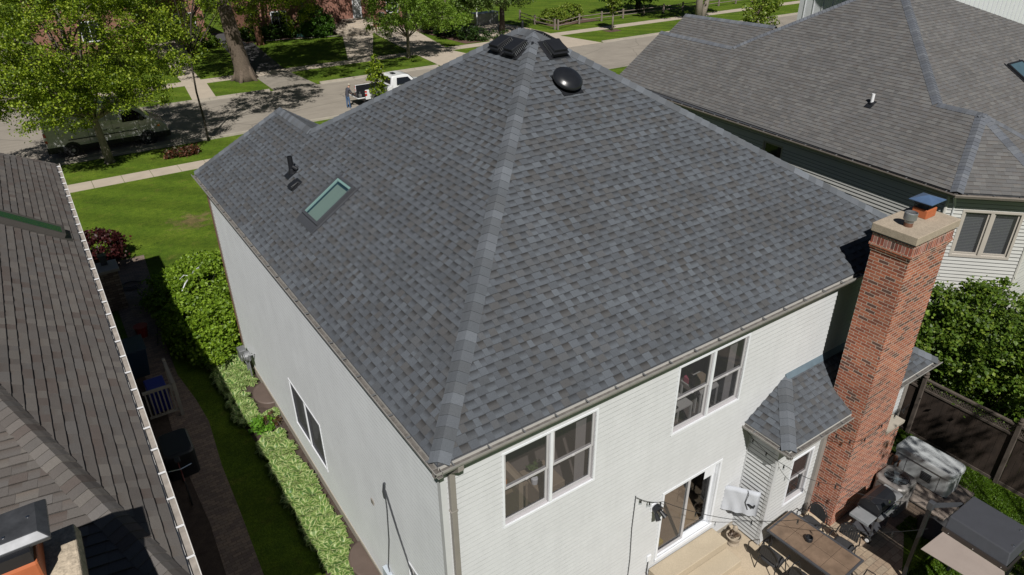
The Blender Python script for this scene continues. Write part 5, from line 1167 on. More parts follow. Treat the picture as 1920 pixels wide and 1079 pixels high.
b = MB(); b.box(43.4, 46.6, 69.6, 70.9, 0, 1.3); b.box(43.3, 46.7, 69.5, 71, 1.3, 1.36); tag(b.build('utility_box', M['grey_metal'], None, bevel=.03), 'grey metal utility cabinet at the end of the pale driveway', 'cabinet')
b = MB(); b.tube([(42.1, 67.4, 0), (42.1, 67.4, 8)], .08, 8); tag(b.build('lamp_post', M['pvc'], None), 'slim pale post standing left of the grey cabinet', 'post')
b = MB(); b.box(33.5, 34.0, 75.4, 76.0, 1.14, 1.72); tag(b.build('planter_box', M['grey_metal'], None, bevel=.02), 'grey square planter on the top step by the red brick house', 'planter')
b = MB(); b.tube([(22.6, 74.4, .05), (22.8, 74.5, .38), (23.2, 74.4, .42), (23.5, 74.3, .05)], .09, 6); b.tube([(22.7, 74.2, .25), (23.0, 74.1, .30), (23.35, 74.2, .2)], .06, 6); tag(b.build('garden_hose', mat('teal_hose', (.08, .22, .22), .5, .1), None), 'coiled teal garden hose in the bed left of the round shrub', 'hose')
sheet('retaining_edge', [[(19.3, 74.75), (27.1, 72.6), (27.1, 72.9), (19.4, 75.05)]], M['curb_concrete'], .10)
b = MB(); b.box(36.55, 37.35, 51.65, 51.95, .0, .135); tag(b.build('storm_drain', M['rust'], None), 'rusty cast iron drain in the far kerb by the pale driveway', 'drain')

# --- dark fence with lattice top along the right boundary
FX = 14.95; ft = thing('wooden_fence', 'dark stained board fence with a lattice top along the right boundary', 'fence', (FX, -3, 0))
posts = [1.7, -.62, -3.05, -5.5]
for y in posts:
    b = MB(); b.box(FX-.13, FX-.03, y-.055, y+.055, 0, 2.02); p = b.build('post', M['post_wood'], ft, bevel=.01); b = MB(); b.lathe([(.075, 2.02), (.075, 2.05), (.05, 2.07), (.07, 2.12), (.05, 2.17), (.01, 2.19)], (FX-.08, y, 0), 12); b.build('post_cap', M['post_wood'], p)
for y0, y1 in zip(posts[1:], posts[:-1]):
    a, e = y0+.06, y1-.06; b = MB(); k = 0; y = a; 
    while y < e-.02:
        q = min(y+.145, e); b.box(FX-.062-.003*(k % 2), FX-.040, y+.003, q-.003, .06, 1.58); y = q; k += 1
    b.build('board_panel', M['fence_wood'], ft)
    for (xa, xb, za, zb) in ((FX-.09, FX-.02, 1.58, 1.64), (FX-.10, FX-.01, 1.90, 1.95), (FX-.085, FX-.063, .0, .10)): b = MB(); b.box(xa, xb, a, e, za, zb); b.build('rail', M['post_wood'], ft)
    b = MB(); n = int((e-a)/.085)
    for i in range(-3, n+1):
        for s in (1, -1):
            y0_ = a+i*.085; y1_ = y0_+.26
            if s < 0: y0_, y1_ = y1_, y0_
            pA = Vector((FX-.055+.006*s, y0_, 1.64)); pB = Vector((FX-.055+.006*s, y1_, 1.90))
            # clip to the bay
            def cl(p, q_):
                if p.y < a: f_ = (a-p.y)/(q_.y-p.y); return p.lerp(q_, f_)
                if p.y > e: f_ = (p.y-e)/(p.y-q_.y); return p.lerp(q_, f_)
                return p
            if (pA.y < a and pB.y < a) or (pA.y > e and pB.y > e): continue
            pA2, pB2 = cl(pA, pB), cl(pB, pA); d = Vector((0, 0, .017))
            b.hexa([pA2-d+Vector((-.004, 0, 0)), pB2-d+Vector((-.004, 0, 0)), pB2-d+Vector((.004, 0, 0)), pA2-d+Vector((.004, 0, 0)), pA2+d+Vector((-.004, 0, 0)), pB2+d+Vector((-.004, 0, 0)), pB2+d+Vector((.004, 0, 0)), pA2+d+Vector((.004, 0, 0))])
    b.build('lattice', M['post_wood'], ft, uv=False)
blades('lawn_grass', [(11.2, 14.8, -4.4, -2.9), (13.4, 14.85, -3.0, 1.4), (11.2, 11.9, -3.0, -2.4), (9.9, 13.4, -6, -3.3)], 70000, .035, [(.075, .14, .010), (.09, .16, .014), (.055, .11, .010)])
# --- generator on a stone base
t = thing('stone_base', 'low block base of brownish stone carrying the standby generator', 'base', (12.9, -2.2, 0)); b = MB(); b.box(12.0, 13.45, -3.05, -1.15, 0, .36); b.build('block_wall', M['stone_block'], t); b = MB(); b.box(11.97, 13.48, -3.08, -1.12, .36, .42); b.build('stone_top', M['wood_grey'], t, bevel=.01)
gp = mat('generator_shell', (.40, .42, .43), .4, .12, 1.5, coat=.1); t = thing('generator', 'light grey standby generator cabinet with rounded lid by the fence', 'generator', (12.95, -2.1, .42))
b = MB(); b.M = Matrix.Translation((12.97, -2.02, 0)) @ Matrix.Rotation(R(1), 4, 'Z')
b.rbox(-.33, .33, -.72, .72, .44, 1.02, .10, 4); b.build('cabinet', gp, t, smooth=False)
b2 = MB(); b2.M = b.M; b2.rbox(-.36, .36, -.75, .75, 1.02, 1.20, .12, 4); b2.build('lid', gp, t)
b2 = MB(); b2.M = b.M; b2.box(-.32, .32, -.70, .70, .42, .45); b2.build('plinth', M['black_metal'], t)
b2 = MB(); b2.M = b.M
for k in range(6): b2.box(-.345, -.331, -.28, -.02, .62+k*.045, .635+k*.045)
b2.box(-.336, -.331, .38, .386, .46, 1.0); b2.box(-.336, -.331, -.46, -.454, .46, 1.0); b2.build('louvre', M['black_metal'], t)
b = MB(); b.tube([(12.62, -1.35, .42), (12.60, -1.35, .85), (12.5, -1.3, .95), (12.4, -1.25, .8), (12.3, -1.1, .78)], .028, 6); b.tube([(12.55, -1.5, .3), (12.55, -1.5, .75), (12.62, -1.5, .8)], .022, 6); b.lathe([(.05, .72), (.06, .80), (.05, .86), (.02, .88)], (12.6, -1.38, 0), 10); b.build('gas_pipe', M['rust'], t)
# --- air conditioner
t = thing('air_conditioner', 'weathered grey air conditioning unit with top fan beside the chimney', 'air conditioner', (11.85, -1.85, 0))
acm = mat('ac_case', (.235, .225, .215), .5, .25, 4, metal=.3); X0, X1, Y0, Y1 = 11.42, 12.18, -2.22, -1.46
b = MB(); b.rbox(X0+.03, X1-.03, Y0+.03, Y1-.03, 0, .84, .08, 3)
for k in range(20):
    z = .06+k*.039; b.box(X0, X0+.035, Y0+.10, Y1-.10, z, z+.012); b.box(X0+.10, X1-.10, Y0, Y0+.035, z, z+.012); b.box(X1-.035, X1, Y0+.1, Y1-.1, z, z+.012)
b.build('louvred_case', acm, t)
b = MB(); cx_, cy_ = (X0+X1)/2, (Y0+Y1)/2; n = 32; ring = [(cx_+.30*math.cos(2*math.pi*k/n), cy_+.30*math.sin(2*math.pi*k/n)) for k in range(n)]
def sq(a): c, s = math.cos(a), math.sin(a); m = .38/max(abs(c), abs(s)); m = min(m, .47); return (cx_+m*c, cy_+m*s)
sqr = [sq(2*math.pi*k/n) for k in range(n)]
b.loft([[(*p, .80) for p in sqr], [(*p, .90) for p in sqr], [(cx_+(p[0]-cx_)*.93, cy_+(p[1]-cy_)*.93, .935) for p in sqr], [(*p, .95) for p in ring], [(*p, .85) for p in ring]], False); b.build('top_shroud', acm, t, smooth=False)
b = MB(); b.poly([(*p, .845) for p in ring]); b.build('fan_well', M['black_metal'], t)
b = MB()
for k in range(4):
    a = k*math.pi/2+.4; d = Vector((math.cos(a), math.sin(a), 0)); s = Vector((-math.sin(a), math.cos(a), 0)); c = Vector((cx_, cy_, .87)); b.poly([c+d*.05-s*.03, c+d*.27-s*.07, c+d*.28+s*.09+Vector((0, 0, .03)), c+d*.05+s*.05+Vector((0, 0, .02))])
b.lathe([(.07, .86), (.07, .91), (.02, .92)], (cx_, cy_, 0), 12); b.build('fan', mat('fan_blue', (.22, .27, .30), .4, .1, metal=.4), t)
b = MB()
for k in range(1, 9):
    r = .30*k/8; 
    pts = [(cx_+r*math.cos(2*math.pi*i/28), cy_+r*math.sin(2*math.pi*i/28), .955) for i in range(29)]; b.tube(pts, .0022, 3, caps=False)
for k in range(4): a = k*math.pi/4; b.tube([(cx_-.3*math.cos(a), cy_-.3*math.sin(a), .952), (cx_+.3*math.cos(a), cy_+.3*math.sin(a), .952)], .004, 3)
b.build('fan_guard', M['grey_metal'], t, uv=False)
# --- gas grill (local: long axis x, hood opens towards -y)
t = thing('gas_grill', 'black hooded gas grill with grey side shelf standing by the chimney', 'grill', (11.0, -2.0, 0), world=False); t.rotation_euler = (0, 0, R(2)); t.location = (10.62, -2.02, 0)
def lb(name, m, parent=None, bevel=0., smooth=False):
    parent = parent or t
    o = B_.build(name, m, None, bevel=bevel, smooth=smooth); o.parent = parent; return o
B_ = MB(); sec = [(-.25, 0), (-.27, .10), (-.24, .20), (-.14, .29), (.0, .32), (.14, .29), (.24, .18), (.26, 0)]
B_.loft([[(x, y*1.0, .88+z) for y, z in sec] for x in (-.38, .38)], True); hood = lb('hood', M['black_plastic'], bevel=.015)
B_ = MB(); B_.tube([(-.24, -.30, .96), (-.24, -.34, .965), (.24, -.34, .965), (.24, -.30, .96)], .014, 8); lb('handle', M['chrome'], hood)
B_ = MB(); B_.lathe([(.045, 0), (.045, .015), (.03, .02)], (0, 0, 0), 14); o = lb('thermometer', M['chrome'], hood); o.location = (.06, -.235, 1.10); o.rotation_euler = (R(62), 0, 0)
B_ = MB(); B_.hexa([(-.36, -.24, .66), (.36, -.24, .66), (.36, .24, .66), (-.36, .24, .66), (-.40, -.28, .88), (.40, -.28, .88), (.40, .27, .88), (-.40, .27, .88)]); lb('fire_box', M['black_metal'], bevel=.01)
B_ = MB(); B_.hexa([(-.40, -.33, .78), (.40, -.33, .78), (.40, -.27, .74), (-.40, -.27, .74), (-.40, -.38, .88), (.40, -.38, .88), (.40, -.27, .88), (-.40, -.27, .88)]); pn_ = lb('control_panel', M['grey_metal'])
for k in range(4):
    B_ = MB(); B_.cyl((-.27+k*.18, -.36, .82), (-.27+k*.18, -.395, .815), .028, .022, 10); lb('knob', M['black_plastic'], pn_)
for s in (-1, 1):
    B_ = MB(); B_.box(min(s*.41, s*.80), max(s*.41, s*.80), -.26, .22, .855, .885); B_.box(min(s*.76, s*.80), max(s*.76, s*.80), -.26, .22, .80, .855)
    lb('side_shelf', mat('shelf_grey', (.20, .21, .22), .55, .15, 5), bevel=.015)
for (x, y) in ((-.36, -.22), (.36, -.22), (-.36, .22), (.36, .22)):
    B_ = MB(); B_.box(x-.02, x+.02, y-.02, y+.02, .06, .68); lb('leg', M['dark_grey_metal'])
B_ = MB(); B_.box(-.38, .38, -.24, .24, .16, .19); lb('bottom_shelf', M['dark_grey_metal'])
for s in (-1, 1):
    B_ = MB(); B_.cyl((-.40, s*.22, .09), (-.45, s*.22, .09), .09, n=18); wo = lb('wheel', M['rubber']); B_ = MB(); B_.cyl((-.45, s*.22, .09), (-.458, s*.22, .09), .05, n=14); lb('hubcap', M['pvc'], wo)
# --- tiled patio table
t = thing('patio_table', 'long patio table with brown stone tile top and black metal edge', 'table', (8.45, -1.85, 0), world=False); t.location = (8.42, -1.88, 0); t.rotation_euler = (0, 0, R(3))
tile = mat('stone_tile', (.165, .115, .080), .5, .38, 2.6, fine=.1, fscale=20)
B_ = MB(); hx, hy = .50, .93
B_.box(-hx, hx, -hy, -hy+.05, .70, .75); B_.box(-hx, hx, hy-.05, hy, .70, .75); B_.box(-hx, -hx+.05, -hy+.05, hy-.05, .70, .75); B_.box(hx-.05, hx, -hy+.05, hy-.05, .70, .75); B_.box(-hx+.05, hx-.05, -hy+.05, hy-.05, .71, .735)
to = lb('table_top', M['dark_grey_metal'], bevel=.006)
for i in range(2):
    for j in range(4):
        B_ = MB(); x0 = -hx+.054+i*.448; y0 = -hy+.054+j*.4575; B_.box(x0, x0+.440, y0, y0+.450, .7355, .748); lb('tile', tile, to)
for (x, y) in ((-1, -1), (1, -1), (-1, 1), (1, 1)):
    B_ = MB(); B_.tube([(x*(hx-.10), y*(hy-.12), .70), (x*(hx-.12), y*(hy-.14), .35), (x*(hx-.05), y*(hy-.06), .0)], .022, 8); lb('leg', M['black_metal'])
b = MB(); b.lathe([(.09, .752), (.09, .84), (.075, .86), (.075, .775)], (8.43, -1.72, 0), 20); tag(b.build('lantern_pot', M['black_plastic'], None), 'small black lantern pot in the middle of the tiled table', 'pot')
# --- wicker patio chairs
def patio_chair():
    t = thing('patio_chair', '', 'chair', (0, 0, 0), 'black wicker chairs around the tiled table', world=False)
    m = M['black_metal']; wk = mat('wicker', (.03, .03, .032), .7, .3, 30, bump=.8, bscale=60)
    def part(b, name, mm=m, smooth=False): o = b.build(name, mm, None, uv=False, smooth=smooth); o.parent = t; return o
    b = MB(); b.rbox(-.23, .23, -.22, .22, .40, .44, .12, 4); part(b, 'seat', wk)
    b = MB(); pts = []
    for k in range(13):
        a = math.pi*k/12; pts.append((-.28*math.cos(a), .20+.05*math.sin(a), .46+.46*math.sin(a)))
    b.tube(pts, .014, 6); part(b, 'back_frame')
    b = MB()
    for i in range(-4, 5):
        x = i*.05; h = .46*math.sqrt(max(0, 1-(x/.28)**2)); b.box(x-.023, x+.023, .205, .215, .50, .46+h*.96)
    part(b, 'backrest', wk)
    b = MB()
    for s in (-1, 1): b.tube([(s*.28, .20, .46), (s*.30, .0, .64), (s*.29, -.18, .62), (s*.25, -.20, .42)], .014, 6)
    part(b, 'armrest')
    for x, y in ((-1, -1), (1, -1), (-1, 1), (1, 1)):
        b = MB(); b.tube([(x*.22, y*.19, .42), (x*.25, y*.24, 0)], .013, 6); part(b, 'leg')
    return t
ch0 = patio_chair(); CL = [(9.22, -1.28, -96, 'wicker chair pulled up to the table closest to the chimney base'), (9.28, -2.12, -84, 'wicker chair on the grill side of the table beside the pavers'),
      (7.62, -1.42, 92, 'wicker chair half hidden under the house side of the table'), (7.66, -2.20, 86, 'wicker chair on the step side of the table at the bottom edge'), (8.62, -3.10, 180, 'wicker chair at the near end of the table, bottom of the picture')]
for k, (x, y, a, lab) in enumerate(CL):
    if k == 0: ch0.location = (x, y, 0); ch0.rotation_euler = (0, 0, R(a)); ch0['label'] = lab
    else: dup(ch0, (x, y, 0), R(a), label=lab)
# --- covered television on the bump-out wall
t = thing('covered_television', 'flat screen under a white cloth cover hung on the sided bump-out wall', 'television', (7.8, -.35, .9))
tv = Vector((7.88-7.40, -.66, 0)).normalized(); tn = Vector((-.66, -.48, 0)).normalized()
b = MB(); b.M = Matrix(((tv.x, tn.x, 0, 7.38), (tv.y, tn.y, 0, .04), (0, 0, 1, .93), (0, 0, 0, 1))); n = 16; F = []
for j in range(9):
    F.append([(.84*i/n, .035+.010*math.sin(i*1.1+j*.8)+.05*(1-j/8)**2*(.5+.5*math.sin(i*1.25)), .70*j/8+(.025*math.sin(i*1.3) if j == 0 else 0)+.02*math.sin(i*.6)*(j == 8)) for i in range(n+1)])
for a_, c_ in zip(F[:-1], F[1:]):
    for i in range(n): b.poly([a_[i], a_[i+1], c_[i+1], c_[i]])
for i in range(n): b.poly([F[-1][i], F[-1][i+1], (F[-1][i+1][0], -.06, .69), (F[-1][i][0], -.06, .69)])
for i_ in (0, n):
    for j in range(8): b.poly([F[j][i_], F[j+1][i_], (F[j+1][i_][0], -.06, F[j+1][i_][2]), (F[j][i_][0], -.06, F[j][i_][2])])
Mt = b.M; b.build('cloth_cover', mat('cover_cloth', (.43, .45, .49), .9, .05), t, smooth=True, uv=False)
b = MB(); b.M = Mt; b.box(.02, .82, -.055, .0, .02, .66); b.build('screen', M['black_plastic'], t); b = MB(); b.tube([(7.94, -.55, 1.25), (7.72, -.62, 1.25), (7.68, -.30, 1.25)], .03, 6); b.build('wall_bracket', M['black_metal'], t)
b = MB(); b.M = Mt; b.tube([(.55, .01, .72), (.58, .07, .66), (.54, .075, .40), (.62, .09, .20)], .009, 5); b.build('cable', M['dark_grey_metal'], t)
t.children  # television parts
# --- planter pot with dried plants, steps, security light, outlets cables
pt2 = thing('flower_pot', 'beige stone pot with dried plants beside the steps', 'pot', (7.50, -.42, 0)); b = MB(); b.lathe([(.11, 0), (.15, .05), (.13, .12), (.18, .26), (.19, .29), (.16, .29), (.14, .22)], (7.50, -.42, 0), 20); b.lathe([(.05, .29), (.07, .36), (.045, .44), (.01, .47)], (7.62, -.34, 0), 10); b.build('pot', M['crown_concrete'], pt2)
P, C = clumps([(7.50, -.42, .31, .11, .11, .06)], 12, 22, .05, .1); leaves('dried_plants', pt2, P, .04, [(.10, .07, .05), (.16, .11, .08)], M['leaf'])
sc_ = mat('step_concrete', (.44, .37, .27), .9, .08, 1.5, fine=.12, fscale=40)
st = thing('patio_steps', 'two tan concrete steps below the sliding door', 'steps', (6.2, -.5, 0)); b = MB(); b.box(5.02, 7.12, -.52, -.03, 0, .44); b.build('upper_step', sc_, st, bevel=.012); b = MB(); b.box(5.02, 7.12, -.98, -.52, 0, .22); b.build('lower_step', sc_, st, bevel=.012)
t = thing('security_light', 'black motion light with two lamps beside the sliding door', 'light', (5.0, -.02, 2.4)); b = MB(); b.box(4.86, 5.02, -.04, -.01, 2.34, 2.56); b.build('back_plate', M['white_trim'], t, bevel=.01)
b = MB(); b.cyl((4.97, -.04, 2.45), (4.97, -.16, 2.42), .10, .12, 16); b.build('housing', M['black_plastic'], t)
for s in (-1, 1): b = MB(); b.cyl((4.97+s*.06, -.12, 2.38), (4.97+s*.10, -.26, 2.28), .035, .06, 12); lo = b.build('lamp_head', M['black_metal'], t); b = MB(); b.cyl((4.97+s*.10, -.26, 2.28), (4.97+s*.101, -.263, 2.278), .045, n=12); b.build('lens', M['chrome'], lo)
# --- string lights
def strand(name, label, pts, nb, thick=.006):
    t = thing(name, label, 'string lights', pts[0], 'cafe string lights over the patio'); P = []
    for A, Bq, sag in zip(pts[:-1], pts[1:], [.25]*9):
        A = Vector(A); Bq = Vector(Bq); L = (Bq-A).length
        for k in range(12): f_ = k/12; P.append(A.lerp(Bq, f_)+Vector((0, 0, -4*sag*min(1, L/3)*f_*(1-f_))))
    P.append(Vector(pts[-1])); b = MB(); b.tube(P, thick, 4); b.build('cable', M['black_metal'], t, uv=False)
    for k in range(nb):
        p = P[int((k+.5)*(len(P)-1)/nb)]; b = MB(); b.tube([p, p-Vector((0, 0, .05)), p-Vector((0, 0, .085))], [.010, .018, .018], 6); so_ = b.build('socket', M['black_metal'], t, uv=False)
        b = MB(); b.lathe([(.012, p.z-.145), (.026, p.z-.125), (.026, p.z-.105), (.014, p.z-.085)], (p.x, p.y, 0), 8); b.build('bulb', M['glass'], so_, uv=False)
strand('string_lights', 'light string sagging from the rear wall across the steps to the table', [(4.35, -.06, 3.10), (5.0, -.2, 2.72), (7.35, -1.9, 2.25), (9.3, -3.6, 2.3)], 8)
strand('string_lights', 'light string from the corner of the bump-out past its window to the umbrella pole', [(7.66, -.1, 3.25), (8.0, -1.05, 2.72), (8.9, -1.75, 2.25), (9.9, -3.2, 2.35)], 8)
strand('string_lights', 'light string hooked along the brick chimney face', [(9.55, -1.0, 3.0), (9.85, -1.52, 2.85), (11.2, -1.5, 3.0), (12.0, -1.5, 2.95)], 6)
b = MB(); b.tube([(4.35, -.03, 3.12), (4.33, -.03, 2.2), (4.37, -.03, 1.2), (4.35, -.03, .2)], .010, 4); b.tube([(4.97, -.03, .75), (4.93, -.06, .4), (4.98, -.1, .02)], .012, 4); tag(b.build('wall_cable', M['dark_grey_metal'], None, uv=False), 'dark cable running down the rear wall from the light string hook', 'cable')
b = MB(); b.tube([(-.03, 2.47, 3.88), (-.03, 2.48, 3.2), (-.035, 2.60, 2.2), (-.03, 2.78, 1.5), (-.04, 2.86, 1.12), (-.05, 2.70, .95)], .012, 4); b.tube([(-.04, 2.47, 3.80), (-.04, 2.05, 3.0), (-.03, 1.5, 2.1), (-.03, .9, 1.0)], .009, 4); b.tube([(-.03, 2.42, 3.78), (-.03, 2.0, 2.98), (-.03, 1.44, 2.08)], .008, 4)
b.tube([(-.03, 2.43, 3.95), (-.05, 2.47, 3.7), (-.03, 2.50, 3.5)], .03, 5); tag(b.build('service_cable', M['dark_grey_metal'], None, uv=False), 'dark service cables hanging on the left wall of the house', 'cable')
b = MB(); b.box(-.12, -.012, 2.70, 3.02, .72, 1.04); tag(b.build('junction_box', mat('pale_box', (.5, .56, .62), .5, .05), None, bevel=.01), 'small pale blue box below the cables on the left wall', 'box')
t = thing('gas_meter', 'grey gas meter with pipes and dials at the front end of the left wall', 'meter', (-.25, 13.3, .3))
b = MB()
for (y, z, r) in ((13.05, .95, .17), (13.45, .72, .12)): b.cyl((-.12, y, z), (-.30, y, z), r, n=16); b.cyl((-.30, y, z), (-.34, y, z), r*.8, n=16)
b.box(-.34, -.10, 13.6, 13.95, .45, .85); b.build('meter_body', M['grey_metal'], t, bevel=.02)
b = MB(); b.tube([(-.2, 13.05, 0), (-.2, 13.05, .8)], .03, 8); b.tube([(-.2, 13.45, .1), (-.2, 13.45, .6)], .03, 8); b.tube([(-.22, 13.05, .5), (-.22, 13.8, .5), (-.22, 14.1, .6), (-.22, 14.1, .02)], .03, 8); b.tube([(-.2, 12.8, .9), (-.2, 12.8, 1.1), (-.02, 12.8, 1.1)], .03, 8); b.build('pipe', M['grey_metal'], t)
# --- canopy by the lawn with pole
t = thing('patio_canopy', 'dark grey boxed canopy with riveted valance and beige flap beside a black post', 'canopy', (10.5, -4.3, 0))
dk2 = mat('canopy_fabric', (.045, .048, .058), .7, .08, 6, bump=.3, bscale=200); bei = mat('beige_flap', (.27, .225, .20), .8, .06, 3)
b = MB(); b.hexa([(9.98, -4.92, 1.98), (11.12, -4.92, 1.98), (11.12, -3.68, 1.98), (9.98, -3.68, 1.98), (10.10, -4.86, 2.24), (11.10, -4.86, 2.24), (11.10, -3.66, 2.24), (10.10, -3.66, 2.24)]); tp = b.build('top', dk2, t, bevel=.02)
b = MB(); b.box(9.93, 9.96, -4.95, -3.66, 1.90, 1.99); b.box(9.97, 11.1, -4.96, -4.93, 1.90, 1.975); b.box(9.93, 9.975, -4.95, -3.66, 1.99, 2.0); b.build('valance', mat('bronze_rail', (.075, .065, .06), .35, .1, metal=.6), t)
for (x, y, z) in ((9.925, -3.8, 1.945), (9.925, -4.3, 1.945), (9.925, -4.85, 1.945)):
    b = MB(); b.cyl((x, y, z), (x-.012, y, z), .016, .010, 8); b.build('rivet', M['chrome'], t)
for (x, y) in ((10.9, -4.7), (10.35, -4.8)):
    b = MB(); b.lathe([(.028, 2.24), (.028, 2.252), (.012, 2.262)], (x, y, 0), 10); b.build('rivet', M['chrome'], t)
b = MB(); b.hexa([(9.45, -5.25, 1.70), (9.93, -4.93, 1.88), (9.93, -3.70, 1.88), (9.30, -3.62, 1.70), (9.45, -5.25, 1.71), (9.93, -4.93, 1.895), (9.93, -3.70, 1.895), (9.30, -3.62, 1.71)]); b.build('flap', bei, t)
b = MB(); b.box(9.88, 9.96, -3.36, -3.28, .0, 2.40); b.build('post', M['black_metal'], t, bevel=.006)
b = MB(); b.box(9.86, 9.98, -3.38, -3.26, 2.25, 2.46); b.build('post_bracket', M['dark_grey_metal'], t, bevel=.01)
b = MB(); b.hexa([(9.98, -3.36, 2.28), (10.75, -3.66, 2.1), (10.75, -3.58, 2.1), (9.98, -3.28, 2.28), (9.98, -3.36, 2.36), (10.75, -3.66, 2.18), (10.75, -3.58, 2.18), (9.98, -3.28, 2.36)]); b.build('arm', M['dark_grey_metal'], t)
for (x, y) in ((11.0, -3.8), (11.0, -4.8), (10.1, -4.8)):
    b = MB(); b.box(x-.03, x+.03, y-.03, y+.03, 0, 1.98); b.build('post', M['black_metal'], t)
b = MB(); rngs = []
for k, (r_, z) in enumerate(((1., .0), (.96, .10), (.80, .22), (.52, .33), (.22, .40))):
    rngs.append([(12.15+.72*r_*math.cos(a)*(1+.08*math.sin(5*a+k)), -2.98+.42*r_*math.sin(a)*(1+.1*math.cos(3*a+k)), z+.03*math.sin(4*a+k)*(1 if k else 0)) for a in [2*math.pi*i/26 for i in range(26)]])
b.loft(rngs, True); tag(b.build('grill_cover', mat('black_cloth', (.018, .018, .02), .8, .3, 6, bump=.6, bscale=12), None, smooth=True, uv=False), 'crumpled black cloth cover lying on the lawn behind the post', 'cover')
# --- things in the shaded side yard
rail_w = mat('dull_white', (.26, .235, .20), .6, .1)
t = thing('deck_railing', 'dull white slatted railing panel in the shaded side yard by the left neighbour', 'railing', (-3.0, 12, 0)); b = MB(); b.box(-3.38, -2.50, 12.46, 12.53, 1.12, 1.2); b.box(-3.38, -2.50, 12.47, 12.52, .22, .29)
b.box(-2.56, -2.46, 12.44, 12.54, 0, 1.25); b.box(-2.555, -2.465, 12.54, 13.9, 1.12, 1.19); b.box(-2.555, -2.465, 13.9, 13.99, 0, 1.25); b.build('rail', rail_w, t)
for k in range(7): b = MB(); b.box(-3.34+k*.115, -3.30+k*.115, 12.48, 12.51, .29, 1.12); b.build('slat', rail_w, t)
b = MB(); b.box(-3.25, -2.7, 12.6, 13.4, .25, 1.05); tag(b.build('storage_tote', mat('blue_plastic', (.012, .018, .22), .4, .15), None, bevel=.03), 'deep blue plastic tote behind the slatted railing', 'bin')
b = MB(); b.rbox(-3.42, -2.62, 9.6, 10.75, 0, .85, .15, 3); tag(b.build('grill_box', M['black_plastic'], None), 'black covered box on the brick path below the slatted railing', 'box')
b = MB(); b.hexa([(-3.5, 15.3, 0), (-2.95, 15.3, 0), (-2.95, 16.1, 0), (-3.5, 16.1, 0), (-3.6, 15.2, 1.05), (-2.85, 15.2, 1.05), (-2.85, 16.2, 1.05), (-3.6, 16.2, 1.05)]); b.box(-3.62, -2.83, 15.18, 16.22, 1.05, 1.10); tag(b.build('trash_bin', mat('dark_blue_bin', (.008, .022, .045), .5, .1), None, bevel=.02), 'dark blue wheeled trash bin beside the left neighbour wall', 'bin')
b = MB(); b.lathe([(.16, 0), (.22, .42), (.24, .44), (.2, .44)], (-2.72, 18.0, 0), 16); tag(b.build('plant_pot', mat('red_pot', (.22, .02, .015), .5, .1), None), 'bright red pot on the shaded brick path', 'pot')
b = MB(); pts = [(-2.45+.42*math.cos(a*.9)*(1-.02*a), 22.3+.45*math.sin(a*.9)*(1-.02*a), .04+.004*a) for a in [i*.35 for i in range(58)]]; pts += [(-2.1, 21.2, .04), (-2.0, 19.5, .03), (-2.4, 17, .03)]; b.tube(pts, .018, 5); tag(b.build('garden_hose', M['black_plastic'], None, uv=False), 'black coiled hose on the shaded path near the stone pillar', 'hose')
t = thing('stone_pillar', 'stone pillar with pale cap and a lantern beside the left neighbour roof', 'pillar', (-3.05, 21, 0)); b = MB(); b.box(-3.6, -2.80, 20.55, 21.35, 0, 1.62); b.build('shaft', M['stone_block'], t); b = MB(); b.box(-3.68, -2.72, 20.47, 21.43, 1.62, 1.74); b.build('cap_stone', M['curb_concrete'], t, bevel=.015)
b = MB(); b.box(-3.25, -3.03, 21.0, 21.22, 1.76, 2.1); b.box(-3.29, -2.99, 20.96, 21.26, 2.1, 2.15); b.build('lantern', M['dark_grey_metal'], t, bevel=.01)
t = thing('bicycle', 'dark bicycle leaning in the shade under the neighbour eave', 'bicycle', (-3.15, 9.0, 0))
for y in (8.55, 9.55):
    pts = [(-3.12, y+.33*math.cos(2*math.pi*k/20), .34+.33*math.sin(2*math.pi*k/20)) for k in range(21)]; b = MB(); b.tube(pts, .018, 5, caps=False); wo = b.build('wheel', M['rubber'], t, uv=False)
    b = MB(); 
    for k in range(8): a = k*math.pi/8; b.tube([(-3.12, y-.32*math.cos(a), .34-.32*math.sin(a)), (-3.12, y+.32*math.cos(a), .34+.32*math.sin(a))], .003, 3)
    b.build('spokes', M['chrome'], wo, uv=False)
b = MB(); 
for A, Bq in (((8.55, .34), (8.8, .82)), ((8.8, .78), (9.3, .80)), ((8.8, .75), (9.1, .32)), ((9.1, .32), (9.3, .88)), ((9.1, .32), (9.55, .34)), ((9.55, .34), (9.28, .78)), ((8.8, .82), (8.78, 1.0))): b.tube([(-3.12, A[0], A[1]), (-3.12, Bq[0], Bq[1])], .017, 5)
b.build('bicycle_frame', mat('red_frame', (.12, .02, .02), .4, .1), t, uv=False); b = MB(); b.tube([(-3.4, 8.82, 1.02), (-3.12, 8.78, 1.0), (-2.84, 8.82, 1.02)], .014, 5); b.build('handlebar', M['chrome'], t, uv=False); b = MB(); b.box(-3.19, -3.05, 9.2, 9.42, .88, .93); b.build('saddle', M['black_plastic'], t, bevel=.02)
b = MB(); b.box(-3.0, -2.66, 13.6, 14.7, .0, .28); tag(b.build('timber_block', M['wood_grey'], None, bevel=.02), 'pale timber beam lying on the shaded path above the railing', 'timber')

